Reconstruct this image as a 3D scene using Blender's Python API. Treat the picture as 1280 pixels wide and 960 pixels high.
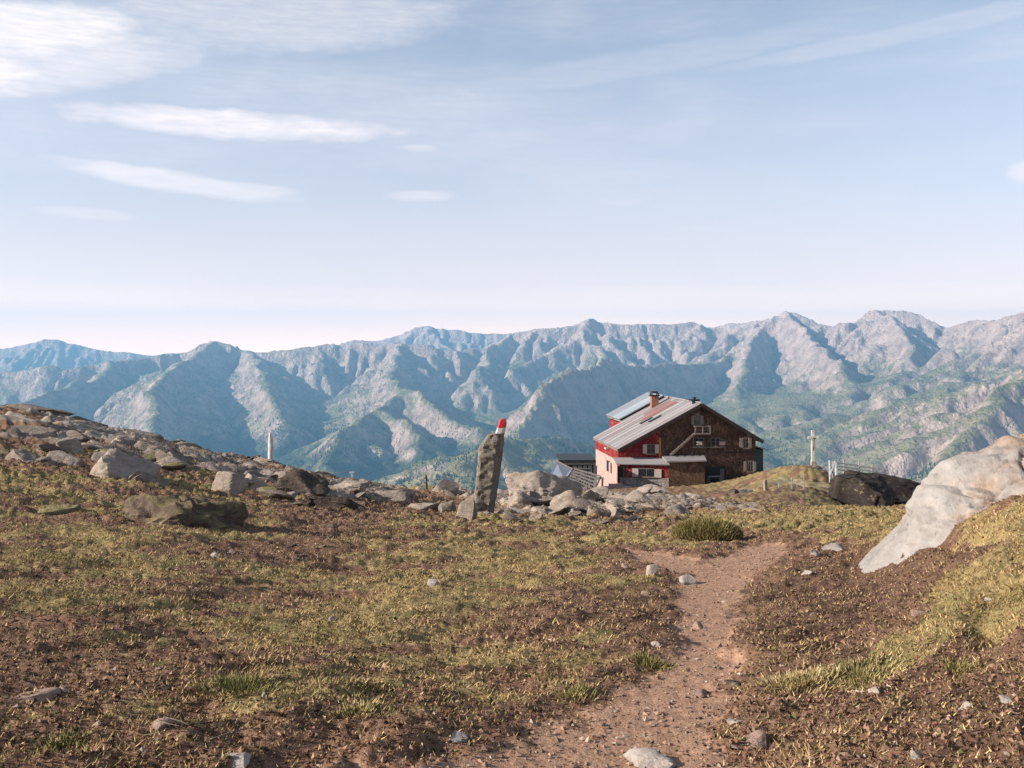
import bpy, bmesh, math, random
import numpy as np
from mathutils import Vector, Matrix

scene = bpy.context.scene
for _o in list(bpy.data.objects):
    bpy.data.objects.remove(_o)
COL = scene.collection
R = math.radians

# ------------------------------------------------------------------ camera
FPX, CX, HOR = 1244.4, 640.0, 440.0     # focal length and eye level in photo pixels (1280 x 960)
cam_d = bpy.data.cameras.new('camera')
cam_d.sensor_width = 36.0
cam_d.lens = 35.0
cam_d.shift_y = -(480.0 - HOR) / 1280.0
cam_d.clip_start = 0.1
cam_d.clip_end = 120000.0
cam = bpy.data.objects.new('camera', cam_d)
cam.location = (0, 0, 0)
cam.rotation_euler = (R(90), 0, 0)
COL.objects.link(cam)
scene.camera = cam

# ------------------------------------------------------------------ sun and sky
SUN_AZ = 13.0      # degrees the sun stands in front of the picture plane, to the left
SUN_EL = 24.0
sd = Vector((-math.cos(R(SUN_AZ)) * math.cos(R(SUN_EL)), -math.sin(R(SUN_AZ)) * math.cos(R(SUN_EL)), math.sin(R(SUN_EL))))
sun_d = bpy.data.lights.new('sun', 'SUN')
sun_d.energy = 5.0
sun_d.angle = R(0.53)
sun_d.color = (1.0, 0.90, 0.78)
sun = bpy.data.objects.new('sun', sun_d)
sun.rotation_euler = sd.to_track_quat('Z', 'Y').to_euler()
COL.objects.link(sun)

world = bpy.data.worlds.new('World')
scene.world = world
world.use_nodes = True
wt = world.node_tree
wt.nodes.clear()
wout = wt.nodes.new('ShaderNodeOutputWorld')
wbg = wt.nodes.new('ShaderNodeBackground')
wbg.inputs['Strength'].default_value = 0.112
sky = wt.nodes.new('ShaderNodeTexSky')
sky.sky_type = 'NISHITA'
sky.sun_disc = False
sky.sun_elevation = R(SUN_EL)
sky.sun_rotation = math.atan2(sd.x, sd.y)
sky.altitude = 2600
sky.air_density = 1.0
sky.dust_density = 2.0
sky.ozone_density = 1.0


def wn(kind, **kw):
    n = wt.nodes.new(kind)
    for k, v in kw.items():
        setattr(n, k, v)
    return n


def wmath(op, a, b=None, c=None):
    n = wn('ShaderNodeMath', operation=op)
    for i, v in enumerate((a, b, c)):
        if v is None:
            continue
        if isinstance(v, (int, float)):
            n.inputs[i].default_value = v
        else:
            wt.links.new(v, n.inputs[i])
    return n.outputs[0]


# thin clouds, laid out by compass direction (azimuth, height over the horizon)
tc = wn('ShaderNodeTexCoord')
sep = wn('ShaderNodeSeparateXYZ')
wt.links.new(tc.outputs['Generated'], sep.inputs[0])
AZ = wmath('ARCTAN2', sep.outputs[0], sep.outputs[1])
EL = wmath('ARCSINE', sep.outputs[2])
comb = wn('ShaderNodeCombineXYZ')
wt.links.new(AZ, comb.inputs[0])
wt.links.new(EL, comb.inputs[1])


def wnoise(scale, sx, sy, detail=5, rough=0.55, off=0.0):
    mp = wn('ShaderNodeMapping')
    mp.inputs['Scale'].default_value = (sx, sy, 1)
    mp.inputs['Location'].default_value = (off, off * 0.7, off)
    wt.links.new(comb.outputs[0], mp.inputs['Vector'])
    n = wn('ShaderNodeTexNoise')
    n.inputs['Scale'].default_value = scale
    n.inputs['Detail'].default_value = detail
    n.inputs['Roughness'].default_value = rough
    wt.links.new(mp.outputs[0], n.inputs['Vector'])
    return n.outputs['Fac']


def smooth(v, lo, hi):
    n = wn('ShaderNodeMapRange', interpolation_type='SMOOTHSTEP')
    n.inputs['From Min'].default_value = lo
    n.inputs['From Max'].default_value = hi
    wt.links.new(v, n.inputs['Value'])
    return n.outputs['Result']


warp1 = wnoise(9.0, 1.0, 3.0, 4, 0.6, 3.1)
warp2 = wnoise(38.0, 1.0, 2.2, 5, 0.6, 8.4)
wsum = wmath('ADD', wmath('MULTIPLY', wmath('SUBTRACT', warp1, 0.5), 1.5), wmath('MULTIPLY', wmath('SUBTRACT', warp2, 0.5), 0.9))


def az_of(px):
    return math.atan2(px - CX, FPX)


def el_of(px, py):
    return math.atan2(HOR - py, math.hypot(FPX, px - CX))


def lens(px, py, hw, hh, tilt=0.0, amount=1.0, ragged=0.55, soft=1.0):
    """one lens-shaped cloud: centre, half width and half height"""
    a0, e0 = az_of(px), el_of(px, py)
    aw, eh = hw / FPX, hh / FPX
    da = wmath('SUBTRACT', AZ, a0)
    de = wmath('SUBTRACT', wmath('SUBTRACT', EL, e0), wmath('MULTIPLY', da, tilt))
    u = wmath('DIVIDE', da, aw)
    v = wmath('DIVIDE', de, eh)
    rr = wmath('ADD', wmath('MULTIPLY', u, u), wmath('MULTIPLY', v, v))
    rr = wmath('ADD', rr, wmath('MULTIPLY', wsum, ragged))
    m = wn('ShaderNodeMapRange', interpolation_type='SMOOTHSTEP')
    m.inputs['From Min'].default_value = 1.0 + 0.25 * soft
    m.inputs['From Max'].default_value = 1.0 - 0.85 * soft
    m.inputs['To Max'].default_value = amount
    wt.links.new(rr, m.inputs['Value'])
    return m.outputs['Result']


CLOUDS = [
    (40, 38, 140, 36, 0.12, 0.66, 0.6, 1.0), (60, 75, 180, 42, 0.16, 0.45, 0.6, 1.0), (-160, 80, 200, 40, 0.05, 0.8, 0.8, 1.0),
    (295, 156, 225, 19, 0.0, 0.70, 0.9, 1.1), (215, 226, 145, 14, -0.11, 0.74, 0.9, 1.1), (300, 236, 75, 9, -0.03, 0.55, 0.5, 1.0),
    (108, 267, 60, 7, -0.04, 0.6, 0.5, 1.0), (525, 185, 34, 6, 0, 0.35, 0.5, 1.0), (525, 245, 48, 8, 0.02, 0.45, 0.5, 1.0),
    (430, 330, 40, 7, 0, 0.35, 0.5, 1.0), (775, 253, 40, 5, 0, 0.3, 0.5, 1.0), (868, 285, 28, 4, 0, 0.4, 0.5, 1.0),
    (1278, 214, 20, 13, 0, 0.7, 1.2, 1.1), (1150, 38, 260, 13, 0.10, 0.16, 0.7, 1.0), (800, 80, 330, 20, 0.12, 0.12, 0.8, 1.0),
    (340, 20, 260, 50, 0.05, 0.32, 0.8, 1.0), (1500, 180, 160, 22, 0.05, 0.7, 0.6, 1.0), (-420, 200, 260, 24, 0.0, 0.8, 0.6, 1.0),
    (2300, 60, 500, 40, 0.03, 0.7, 0.6, 1.0), (-1900, 60, 420, 45, 0.03, 0.7, 0.6, 1.0),
]
mask = None
for c in CLOUDS:
    m = lens(*c)
    mask = m if mask is None else wmath('MAXIMUM', mask, m)
veil = wmath('MULTIPLY', smooth(wnoise(5.0, 0.7, 3.0, 6, 0.55, 1.7), 0.30, 0.80), 0.24)
mask = wmath('MAXIMUM', mask, veil)
fibre = wnoise(30.0, 1.0, 7.0, 6, 0.65, 5.5)
body = wmath('MULTIPLY_ADD', wmath('SUBTRACT', fibre, 0.5), 1.3, 0.95)
mask = wmath('MINIMUM', wmath('MULTIPLY', mask, body), 1.0)
wmix = wn('ShaderNodeMix', data_type='RGBA')
wmix.inputs['B'].default_value = (5.5, 5.7, 6.4, 1)
wt.links.new(mask, wmix.inputs['Factor'])
# pale mist low over the horizon, the same all the way round
band = wn('ShaderNodeMix', data_type='RGBA')
band.inputs['B'].default_value = (9.4, 7.2, 6.3, 1)
wt.links.new(wmath('MULTIPLY', wmath('POWER', 2.718, wmath('MULTIPLY', wmath('ABSOLUTE', EL), -10.0)), 0.52), band.inputs['Factor'])
wt.links.new(sky.outputs[0], band.inputs['A'])
band2 = wn('ShaderNodeMix', data_type='RGBA')
band2.inputs['B'].default_value = (12.6, 9.9, 8.8, 1)
wt.links.new(wmath('MULTIPLY', wmath('POWER', 2.718, wmath('MULTIPLY', wmath('ABSOLUTE', EL), -17.0)), 0.9), band2.inputs['Factor'])
wt.links.new(band.outputs['Result'], band2.inputs['A'])
wt.links.new(band2.outputs['Result'], wmix.inputs['A'])
wbal = wn('ShaderNodeMix', data_type='RGBA', blend_type='MULTIPLY')
wbal.inputs['Factor'].default_value = 1.0
wbal.inputs['B'].default_value = (1.06, 0.93, 0.84, 1)
gain = wn('ShaderNodeValToRGB')
GAIN = [(0.0, (1.10, 1.0, 0.92)), (0.043, (0.91, 0.865, 0.836)), (0.068, (0.745, 0.745, 0.775)), (0.10, (0.73, 0.73, 0.76)), (0.135, (0.78, 0.797, 0.81)), (0.17, (0.86, 0.86, 0.847)), (0.215, (0.98, 0.94, 0.907)), (0.26, (1.06, 1.02, 0.945)), (0.5, (1.0, 1.0, 0.94))]
ge = gain.color_ramp.elements
while len(ge) < len(GAIN):
    ge.new(0.5)
for e_, (p_, c_) in zip(ge, GAIN):
    e_.position = p_ * 2
    e_.color = (*[v * 0.5 for v in c_], 1)
wt.links.new(wmath('MULTIPLY', wmath('ABSOLUTE', EL), 2.0), gain.inputs[0])
gmul = wn('ShaderNodeMix', data_type='RGBA', blend_type='MULTIPLY')
gmul.inputs['Factor'].default_value = 1.0
wt.links.new(wmix.outputs['Result'], gmul.inputs['A'])
wt.links.new(gain.outputs[0], gmul.inputs['B'])
gx2 = wn('ShaderNodeMix', data_type='RGBA', blend_type='MULTIPLY')
gx2.inputs['Factor'].default_value = 1.0
gx2.inputs['B'].default_value = (2, 2, 2, 1)
wt.links.new(gmul.outputs['Result'], gx2.inputs['A'])
wt.links.new(gx2.outputs['Result'], wbal.inputs['A'])
wt.links.new(wbal.outputs['Result'], wbg.inputs['Color'])
wt.links.new(wbg.outputs[0], wout.inputs['Surface'])

# ------------------------------------------------------------------ view and renderer
vs = scene.view_settings
vs.view_transform = 'Standard'
vs.look = 'None'
vs.exposure = 1.05
vs.gamma = 1.0
vs.use_curve_mapping = False
scene.render.engine = 'CYCLES'
scene.cycles.use_denoising = True
scene.cycles.max_bounces = 5
scene.cycles.diffuse_bounces = 2
scene.cycles.volume_bounces = 0

# ------------------------------------------------------------------ helpers


def P(px, py, d):
    """world point seen at a photo pixel, d metres ahead"""
    return Vector(((px - CX) / FPX * d, d, -(py - HOR) / FPX * d))


_G = np.random.RandomState(7)
_PERM = _G.permutation(4096).astype(np.int64)
_PERM = np.concatenate([_PERM, _PERM])
_ANG = _G.rand(4096) * 2 * np.pi
_GX, _GY = np.cos(_ANG), np.sin(_ANG)


def noise2(x, y, seed=0):
    x = np.asarray(x, float) + seed * 17.31
    y = np.asarray(y, float) + seed * 9.77
    xi, yi = np.floor(x).astype(np.int64), np.floor(y).astype(np.int64)
    xf, yf = x - xi, y - yi
    u = xf * xf * xf * (xf * (xf * 6 - 15) + 10)
    v = yf * yf * yf * (yf * (yf * 6 - 15) + 10)

    def g(ix, iy, fx, fy):
        h = _PERM[(_PERM[ix & 4095] + iy) & 4095]
        return _GX[h] * fx + _GY[h] * fy
    a = g(xi, yi, xf, yf)
    b = g(xi + 1, yi, xf - 1, yf)
    c = g(xi, yi + 1, xf, yf - 1)
    d = g(xi + 1, yi + 1, xf - 1, yf - 1)
    return (a + (b - a) * u + (c - a) * v + (a - b - c + d) * u * v) * 1.5


def fbm(x, y, octaves=4, seed=0, gain=0.5, lac=2.03):
    s, amp, tot = 0.0, 1.0, 0.0
    for o in range(octaves):
        s = s + amp * noise2(x, y, seed + o * 3)
        tot += amp
        x, y, amp = x * lac, y * lac, amp * gain
    return s / tot


def ridged(x, y, octaves=4, seed=0, gain=0.5, lac=2.1):
    s, amp, tot, w = 0.0, 1.0, 0.0, 1.0
    for o in range(octaves):
        n = 1.0 - np.abs(noise2(x, y, seed + o * 5))
        n = n * n * w
        s = s + amp * n
        w = np.clip(n * 1.6, 0, 1)
        tot += amp
        x, y, amp = x * lac, y * lac, amp * gain
    return s / tot


def noise3(p, seed=0):
    """cheap 3d noise from three planes"""
    return (noise2(p[:, 0], p[:, 1] + p[:, 2] * 0.61, seed) + noise2(p[:, 1], p[:, 2] - p[:, 0] * 0.53, seed + 5)
            + noise2(p[:, 2], p[:, 0] + p[:, 1] * 0.47, seed + 9)) / 1.9


def smoothstep(a, b, x):
    t = np.clip((x - a) / (b - a), 0, 1)
    return t * t * (3 - 2 * t)


def np_mesh(name, verts, faces, smooth=True):
    """faces: (n,3) or (n,4) int array"""
    me = bpy.data.meshes.new(name)
    verts = np.ascontiguousarray(verts, np.float32)
    faces = np.ascontiguousarray(faces, np.int32)
    n, k = faces.shape
    me.vertices.add(len(verts))
    me.vertices.foreach_set('co', verts.ravel())
    me.loops.add(n * k)
    me.loops.foreach_set('vertex_index', faces.ravel())
    me.polygons.add(n)
    me.polygons.foreach_set('loop_start', np.arange(0, n * k, k, dtype=np.int32))
    me.polygons.foreach_set('use_smooth', np.full(n, smooth, bool))
    me.update(calc_edges=True)
    return me


def attr_color(me, name, rgb):
    a = me.attributes.new(name, 'FLOAT_COLOR', 'POINT')
    buf = np.ones((len(me.vertices), 4), np.float32)
    buf[:, :rgb.shape[1]] = rgb
    a.data.foreach_set('color', buf.ravel())


def link(name, me, mat=None, parent=None, loc=None, rot=None):
    o = bpy.data.objects.new(name, me)
    COL.objects.link(o)
    if mat is not None and me is not None:
        if not me.materials:
            me.materials.append(mat)
    if parent is not None:
        o.parent = parent
    if loc is not None:
        o.location = loc
    if rot is not None:
        o.rotation_euler = rot
    return o


def tag(o, label=None, category=None, group=None, kind=None):
    if label:
        o['label'] = label
    if category:
        o['category'] = category
    if group:
        o['group'] = group
    if kind:
        o['kind'] = kind
    return o


def grid_faces(nr, nc):
    i = np.arange(nr * nc).reshape(nr, nc)
    return np.stack([i[:-1, :-1].ravel(), i[:-1, 1:].ravel(), i[1:, 1:].ravel(), i[1:, :-1].ravel()], 1)


class NT:
    """small helper for building a material"""

    def __init__(self, name, rough=0.9, spec=0.2):
        self.m = bpy.data.materials.new(name)
        self.m.use_nodes = True
        self.t = self.m.node_tree
        self.b = self.t.nodes['Principled BSDF']
        self.b.inputs['Roughness'].default_value = rough
        self.b.inputs['Specular IOR Level'].default_value = spec
        self._tc = None

    def n(self, kind, **kw):
        x = self.t.nodes.new(kind)
        for k, v in kw.items():
            setattr(x, k, v)
        return x

    def l(self, a, b):
        self.t.links.new(a, b)

    def coord(self, which='Object'):
        if self._tc is None:
            self._tc = self.n('ShaderNodeTexCoord')
        return self._tc.outputs[which]

    def pos(self):
        g = self.n('ShaderNodeNewGeometry')
        return g.outputs['Position']

    def noise(self, scale, detail=4, rough=0.55, vec=None, stretch=None, dist=0.0):
        x = self.n('ShaderNodeTexNoise')
        x.inputs['Scale'].default_value = scale
        x.inputs['Detail'].default_value = detail
        x.inputs['Roughness'].default_value = rough
        x.inputs['Distortion'].default_value = dist
        v = vec if vec is not None else self.coord()
        if stretch:
            mp = self.n('ShaderNodeMapping')
            mp.inputs['Scale'].default_value = stretch
            self.l(v, mp.inputs['Vector'])
            v = mp.outputs[0]
        self.l(v, x.inputs['Vector'])
        return x.outputs['Fac']

    def ramp(self, fac, stops):
        x = self.n('ShaderNodeValToRGB')
        el = x.color_ramp.elements
        while len(el) < len(stops):
            el.new(0.5)
        for e, (p, c) in zip(el, stops):
            e.position = p
            e.color = (*c, 1) if len(c) == 3 else c
        self.l(fac, x.inputs[0])
        return x.outputs[0]

    def mix(self, fac, a, b, mode='MIX'):
        x = self.n('ShaderNodeMix', data_type='RGBA', blend_type=mode)
        for key, v in (('Factor', fac), ('A', a), ('B', b)):
            s = x.inputs[key]
            if isinstance(v, (int, float)):
                s.default_value = v
            elif isinstance(v, tuple):
                s.default_value = (*v, 1) if len(v) == 3 else v
            else:
                self.l(v, s)
        return x.outputs['Result']

    def math(self, op, a, b=None):
        x = self.n('ShaderNodeMath', operation=op)
        for i, v in enumerate((a, b)):
            if v is None:
                continue
            if isinstance(v, (int, float)):
                x.inputs[i].default_value = v
            else:
                self.l(v, x.inputs[i])
        return x.outputs[0]

    def maprange(self, v, lo, hi, a=0.0, b=1.0):
        x = self.n('ShaderNodeMapRange', interpolation_type='SMOOTHSTEP')
        for k, q in (('From Min', lo), ('From Max', hi), ('To Min', a), ('To Max', b)):
            x.inputs[k].default_value = q
        self.l(v, x.inputs['Value'])
        return x.outputs['Result']

    def attr(self, name):
        x = self.n('ShaderNodeAttribute', attribute_name=name)
        return x

    def bump(self, h, strength=0.5, dist=0.05):
        x = self.n('ShaderNodeBump')
        x.inputs['Strength'].default_value = strength
        x.inputs['Distance'].default_value = dist
        self.l(h, x.inputs['Height'])
        self.l(x.outputs[0], self.b.inputs['Normal'])

    def color(self, c):
        if isinstance(c, tuple):
            self.b.inputs['Base Color'].default_value = (*c, 1)
        else:
            self.l(c, self.b.inputs['Base Color'])
        return self

# ================================================================== far mountains
def z_at(row, d):
    return -(row - HOR) / FPX * d


# (px, row, distance in km) along the crests
RIDGES = [
    # far hazy chain on the left and in the middle
    (0.62, [(-420, 440, 19), (-150, 434, 19), (0, 436, 19), (35, 432, 19), (55, 425, 19), (75, 426, 19), (100, 432, 19), (130, 438, 19), (175, 443, 19), (250, 447, 19)]),
    (0.62, [(400, 436, 18.5), (440, 428, 18.5), (475, 425, 18.5), (500, 420, 18.5), (520, 410, 18.5), (535, 407, 18.5), (560, 413, 18.5), (590, 416, 18.5), (660, 418, 18.5)]),
    # main chain, left half
    (0.62, [(-300, 480, 11.5), (-100, 470, 12), (0, 466, 12), (80, 462, 12), (140, 452, 12.4), (190, 446, 12.8), (230, 440, 13), (255, 430, 13), (268, 426, 13), (285, 430, 13), (310, 438, 13), (330, 440, 13),
            (370, 435, 13), (405, 430, 13), (430, 434, 13), (470, 435, 13), (500, 430, 13), (530, 430, 13), (570, 440, 13), (620, 432, 13.6), (640, 417, 14)]),
    # main chain, right half
    (0.62, [(640, 417, 14), (665, 411, 14), (700, 409, 14), (725, 404, 14), (737, 399, 14), (750, 404, 14), (775, 406, 14), (800, 405, 14), (845, 405, 14), (862, 400, 14), (880, 408, 14), (900, 408, 14),
            (930, 403, 13.6), (960, 399, 13.4), (985, 390, 13.2), (1010, 398, 13), (1040, 409, 12.8), (1065, 405, 12.6), (1093, 387, 12.4), (1120, 388, 12.4), (1145, 391, 12.2), (1165, 400, 12), (1180, 408, 12),
            (1205, 405, 11.6), (1225, 405, 11.2), (1250, 400, 10.8), (1280, 390, 10.4), (1340, 372, 10), (1480, 350, 9.5), (1700, 345, 9)]),
    # spurs running towards us
    (0.55, [(268, 426, 13), (240, 448, 12.2), (212, 462, 11), (196, 474, 10), (190, 500, 9), (196, 540, 8), (205, 580, 7)]),
    (0.55, [(310, 438, 13), (325, 455, 12), (330, 476, 11), (345, 500, 10), (352, 530, 9)]),
    (0.55, [(140, 452, 12.4), (120, 475, 11), (60, 492, 10), (20, 505, 9)]),
    (0.55, [(505, 430, 13), (492, 452, 12), (488, 472, 11), (500, 484, 10.2), (520, 490, 9.6), (560, 520, 8.8), (600, 548, 8)]),
    (0.50, [(500, 484, 10.2), (480, 508, 9.2), (452, 520, 8.4), (430, 535, 7.8), (405, 575, 7)]),
    (0.50, [(480, 508, 9.2), (500, 530, 8.2), (520, 570, 7.4), (530, 605, 6.8)]),
    (0.55, [(737, 399, 14), (725, 420, 13.4), (690, 440, 12.9), (640, 462, 12.2)]),
    (0.55, [(605, 436, 13.6), (610, 455, 12.4), (600, 470, 11.6)]),
    # the dark central crest behind the hut
    (0.95, [(650, 540, 7.6), (664, 506, 8.2), (672, 488, 8.3), (698, 470, 8.7), (740, 457, 9.3), (765, 453, 9.7), (800, 457, 10.2), (835, 455, 10.7), (860, 456, 11.1), (900, 452, 11.8), (925, 436, 12.4), (960, 401, 13.4)]),
    (0.70, [(950, 410, 13.0), (935, 448, 11.6), (925, 475, 10.4), (930, 520, 9.2)]),
    # right crest with its long shadow
    (0.90, [(985, 390, 13.2), (1012, 422, 11.8), (1032, 442, 10.8), (1052, 456, 10.0), (1064, 490, 9.2), (1055, 545, 8.2)]),
    (0.62, [(1093, 387, 12.4), (1130, 412, 11.2), (1140, 440, 10.4), (1150, 462, 9.9)]),
    (0.62, [(1180, 408, 12), (1195, 430, 11), (1205, 455, 10)]),
    # near slopes: wooded spur behind the marker stone, green slope on the right
    (0.34, [(470, 670, 4.3), (525, 606, 4.6), (560, 583, 4.8), (600, 560, 5.1), (640, 548, 5.6), (700, 548, 6.2), (760, 560, 6.8)]),
    (0.45, [(1120, 640, 4.6), (1160, 592, 5.0), (1200, 560, 5.3), (1240, 505, 5.8), (1262, 480, 6.2), (1300, 455, 6.6), (1400, 430, 7.2), (1600, 400, 8)]),
]


def build_mountains():
    rs = np.random.RandomState(3)
    cell = 48.0
    xs = np.arange(-13000, 13001, cell)
    ys = np.arange(3000, 21500, cell)
    X, Y = np.meshgrid(xs, ys)
    nr, nc = X.shape
    FLOOR = -1300.0
    E = np.full(X.shape, FLOOR) + 30 * fbm(X / 1500, Y / 1500, 3, 2)
    Wr = np.zeros(X.shape)
    wx = X + 130 * fbm(X / 900, Y / 900, 3, 11)
    wy = Y + 130 * fbm(X / 900, Y / 900, 3, 15)
    ridge_pts = []
    for slope, pts in RIDGES:
        w = [((px - CX) / FPX * d * 1000, d * 1000, z_at(row, d * 1000)) for px, row, d in pts]
        for a, b in zip(w[:-1], w[1:]):
            dx, dy = b[0] - a[0], b[1] - a[1]
            L2 = dx * dx + dy * dy
            t = np.clip(((wx - a[0]) * dx + (wy - a[1]) * dy) / L2, 0, 1)
            dd = np.hypot(wx - a[0] - t * dx, wy - a[1] - t * dy)
            h = a[2] + (b[2] - a[2]) * t
            e = h - slope * 1.08 * 1300 * (1 - np.exp(-dd / 1300)) - 0.10 * dd
            np.maximum(E, e, out=E)
            n = max(2, int(math.sqrt(L2) / 50))
            for k in range(n):
                ridge_pts.append((a[0] + dx * k / n, a[1] + dy * k / n, a[2] + (b[2] - a[2]) * k / n))
    base = E.copy()
    z = E + 75 * fbm(X / 650, Y / 650, 5, 21) + rs.rand(*X.shape) * 6
    # stream erosion: receivers, drainage area, implicit incision
    N = nr * nc
    idx = np.arange(N).reshape(nr, nc)
    offs = [(-1, -1), (-1, 0), (-1, 1), (0, -1), (0, 1), (1, -1), (1, 0), (1, 1)]
    zf = z
    up = np.clip((base - FLOOR) / 1200, 0, 1.2)
    for it in range(26):
        best = np.zeros((nr, nc))
        rec = idx.copy()
        dist = np.full((nr, nc), cell)
        for oy, ox in offs:
            y0, y1 = max(0, -oy), nr - max(0, oy)
            x0, x1 = max(0, -ox), nc - max(0, ox)
            dl = cell * math.hypot(oy, ox)
            s = (zf[y0:y1, x0:x1] - zf[y0 + oy:y1 + oy, x0 + ox:x1 + ox]) / dl
            bb = best[y0:y1, x0:x1]
            m = s > bb
            bb[m] = s[m]
            rec[y0:y1, x0:x1][m] = idx[y0 + oy:y1 + oy, x0 + ox:x1 + ox][m]
            dist[y0:y1, x0:x1][m] = dl
        r = rec.ravel()
        depth = np.zeros(N, np.int64)
        p = r.copy()
        step = (p != np.arange(N)).astype(np.int64)
        depth = step.copy()
        for _ in range(11):
            depth = depth + depth[p]
            p = p[p]
        order = np.argsort(depth, kind='stable')
        ds = depth[order]
        bounds = np.searchsorted(ds, np.arange(ds[-1] + 2))
        A = np.full(N, cell * cell)
        for k in range(len(bounds) - 2, 0, -1):
            q = order[bounds[k]:bounds[k + 1]]
            np.add.at(A, r[q], A[q])
        zz = zf.ravel().copy()
        F = 0.0105 * np.sqrt(A) * 6.0 / dist.ravel()
        zz += (6.0 * up.ravel())
        for k in range(1, len(bounds) - 1):
            q = order[bounds[k]:bounds[k + 1]]
            zz[q] = (zz[q] + F[q] * zz[r[q]]) / (1 + F[q])
        zf = zz.reshape(nr, nc)
        # scree: slopes relax a little
        lap = np.zeros_like(zf)
        lap[1:-1, 1:-1] = (zf[:-2, 1:-1] + zf[2:, 1:-1] + zf[1:-1, :-2] + zf[1:-1, 2:] - 4 * zf[1:-1, 1:-1])
        zf = zf + 0.02 * lap
    # bring the crests back to their heights
    num = np.zeros(N)
    den = np.zeros(N)
    rp = np.array(ridge_pts)
    ci = np.clip(np.round((rp[:, 0] - xs[0]) / cell).astype(int), 0, nc - 1)
    ri = np.clip(np.round((rp[:, 1] - ys[0]) / cell).astype(int), 0, nr - 1)
    np.add.at(num, ri * nc + ci, rp[:, 2] - zf[ri, ci])
    np.add.at(den, ri * nc + ci, 1.0)
    num, den = num.reshape(nr, nc), den.reshape(nr, nc)

    def blur(a, n):
        for _ in range(n):
            a = (np.roll(a, 1, 0) + a + np.roll(a, -1, 0)) / 3
            a = (np.roll(a, 1, 1) + a + np.roll(a, -1, 1)) / 3
        return a
    for n in (10, 3):
        nb, db = blur(num, n), blur(den, n)
        corr = nb / np.maximum(db, 1e-4) * np.clip(db / 0.02, 0, 1)
        zf = zf + corr
        num = np.zeros(N)
        np.add.at(num, ri * nc + ci, rp[:, 2] - zf[ri, ci])
        num = num.reshape(nr, nc)
    # ---- fan-shaped mesh with finer rock relief
    NA, ND = 1100, 470
    u = np.linspace(-0.66, 0.66, NA)
    d = np.concatenate([np.linspace(3300, 8000, 170, endpoint=False), np.linspace(8000, 20500, ND - 170)])
    U, D = np.meshgrid(u, d)
    GX, GY = U * D, D

    def sample(a):
        fx = np.clip((GX - xs[0]) / cell, 0, nc - 2.001)
        fy = np.clip((GY - ys[0]) / cell, 0, nr - 2.001)
        i, j = fx.astype(int), fy.astype(int)
        tx, ty = fx - i, fy - j
        return (a[j, i] * (1 - tx) + a[j, i + 1] * tx) * (1 - ty) + (a[j + 1, i] * (1 - tx) + a[j + 1, i + 1] * tx) * ty
    GZ = sample(zf)
    sm = blur(zf, 2)
    gy, gx = np.gradient(sm, cell)
    slope = sample(np.hypot(gx, gy))
    rough = smoothstep(0.18, 0.75, slope) * smoothstep(-900, -150, GZ)
    qx = GX + 160 * fbm(GX / 500, GY / 500, 3, 61)
    qy = GY + 160 * fbm(GX / 500, GY / 500, 3, 65)
    GZ = GZ + rough * (95 * (ridged(qx / 420, qy / 420, 5, 31) - 0.45) + 30 * fbm(GX / 85, GY / 85, 3, 41)) + 22 * fbm(qx / 260, qy / 260, 3, 45) + 5 * fbm(GX / 90, GY / 90, 3, 51)
    V = np.stack([GX.ravel(), GY.ravel(), GZ.ravel()], 1)
    me = np_mesh('mountains', V, grid_faces(ND, NA))
    return me, (xs, ys, cell, zf)


mt = NT('mountain_ground', 0.95, 0.1)
pos = mt.pos()
sepz = mt.n('ShaderNodeSeparateXYZ')
mt.l(pos, sepz.inputs[0])
geo = mt.n('ShaderNodeNewGeometry')
nz = mt.n('ShaderNodeSeparateXYZ')
mt.l(geo.outputs['True Normal'], nz.inputs[0])
n1 = mt.noise(0.0011, 5, 0.6, pos)
n2 = mt.noise(0.006, 6, 0.62, pos)
n3 = mt.noise(0.03, 4, 0.6, pos)
rock = mt.ramp(n2, [(0.25, (0.13, 0.095, 0.085)), (0.5, (0.37, 0.275, 0.24)), (0.75, (0.60, 0.46, 0.40))])
scree = mt.ramp(n3, [(0.2, (0.40, 0.30, 0.26)), (0.8, (0.62, 0.48, 0.415))])
grass = mt.ramp(n2, [(0.25, (0.085, 0.095, 0.045)), (0.5, (0.18, 0.17, 0.09)), (0.8, (0.33, 0.27, 0.18))])
wood = mt.ramp(n3, [(0.3, (0.010, 0.028, 0.016)), (0.7, (0.035, 0.06, 0.03))])
steep = mt.maprange(mt.math('ADD', nz.outputs[2], mt.math('MULTIPLY', mt.math('SUBTRACT', n2, 0.5), 0.35)), 0.84, 0.70)
high = mt.maprange(mt.math('ADD', sepz.outputs[2], mt.math('MULTIPLY', mt.math('SUBTRACT', n1, 0.5), 900.0)), -260.0, 260.0)
low = mt.maprange(mt.math('ADD', sepz.outputs[2], mt.math('MULTIPLY', mt.math('SUBTRACT', n2, 0.5), 520.0)), -700.0, -860.0)
c = mt.mix(high, grass, scree)
c = mt.mix(mt.math('MULTIPLY', steep, 0.85), c, rock)
c = mt.mix(mt.math('MULTIPLY', low, 0.85), c, wood)
mt.color(c)
mt.bump(mt.math('ADD', mt.math('MULTIPLY', n2, 1.6), n3), 1.0, 45.0)
me, MGRID = build_mountains()
mountains = link('mountains', me, mt.m)
tag(mountains, 'hazy blue and pinkish grey alpine mountain chain behind the hut', kind='structure')


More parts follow.
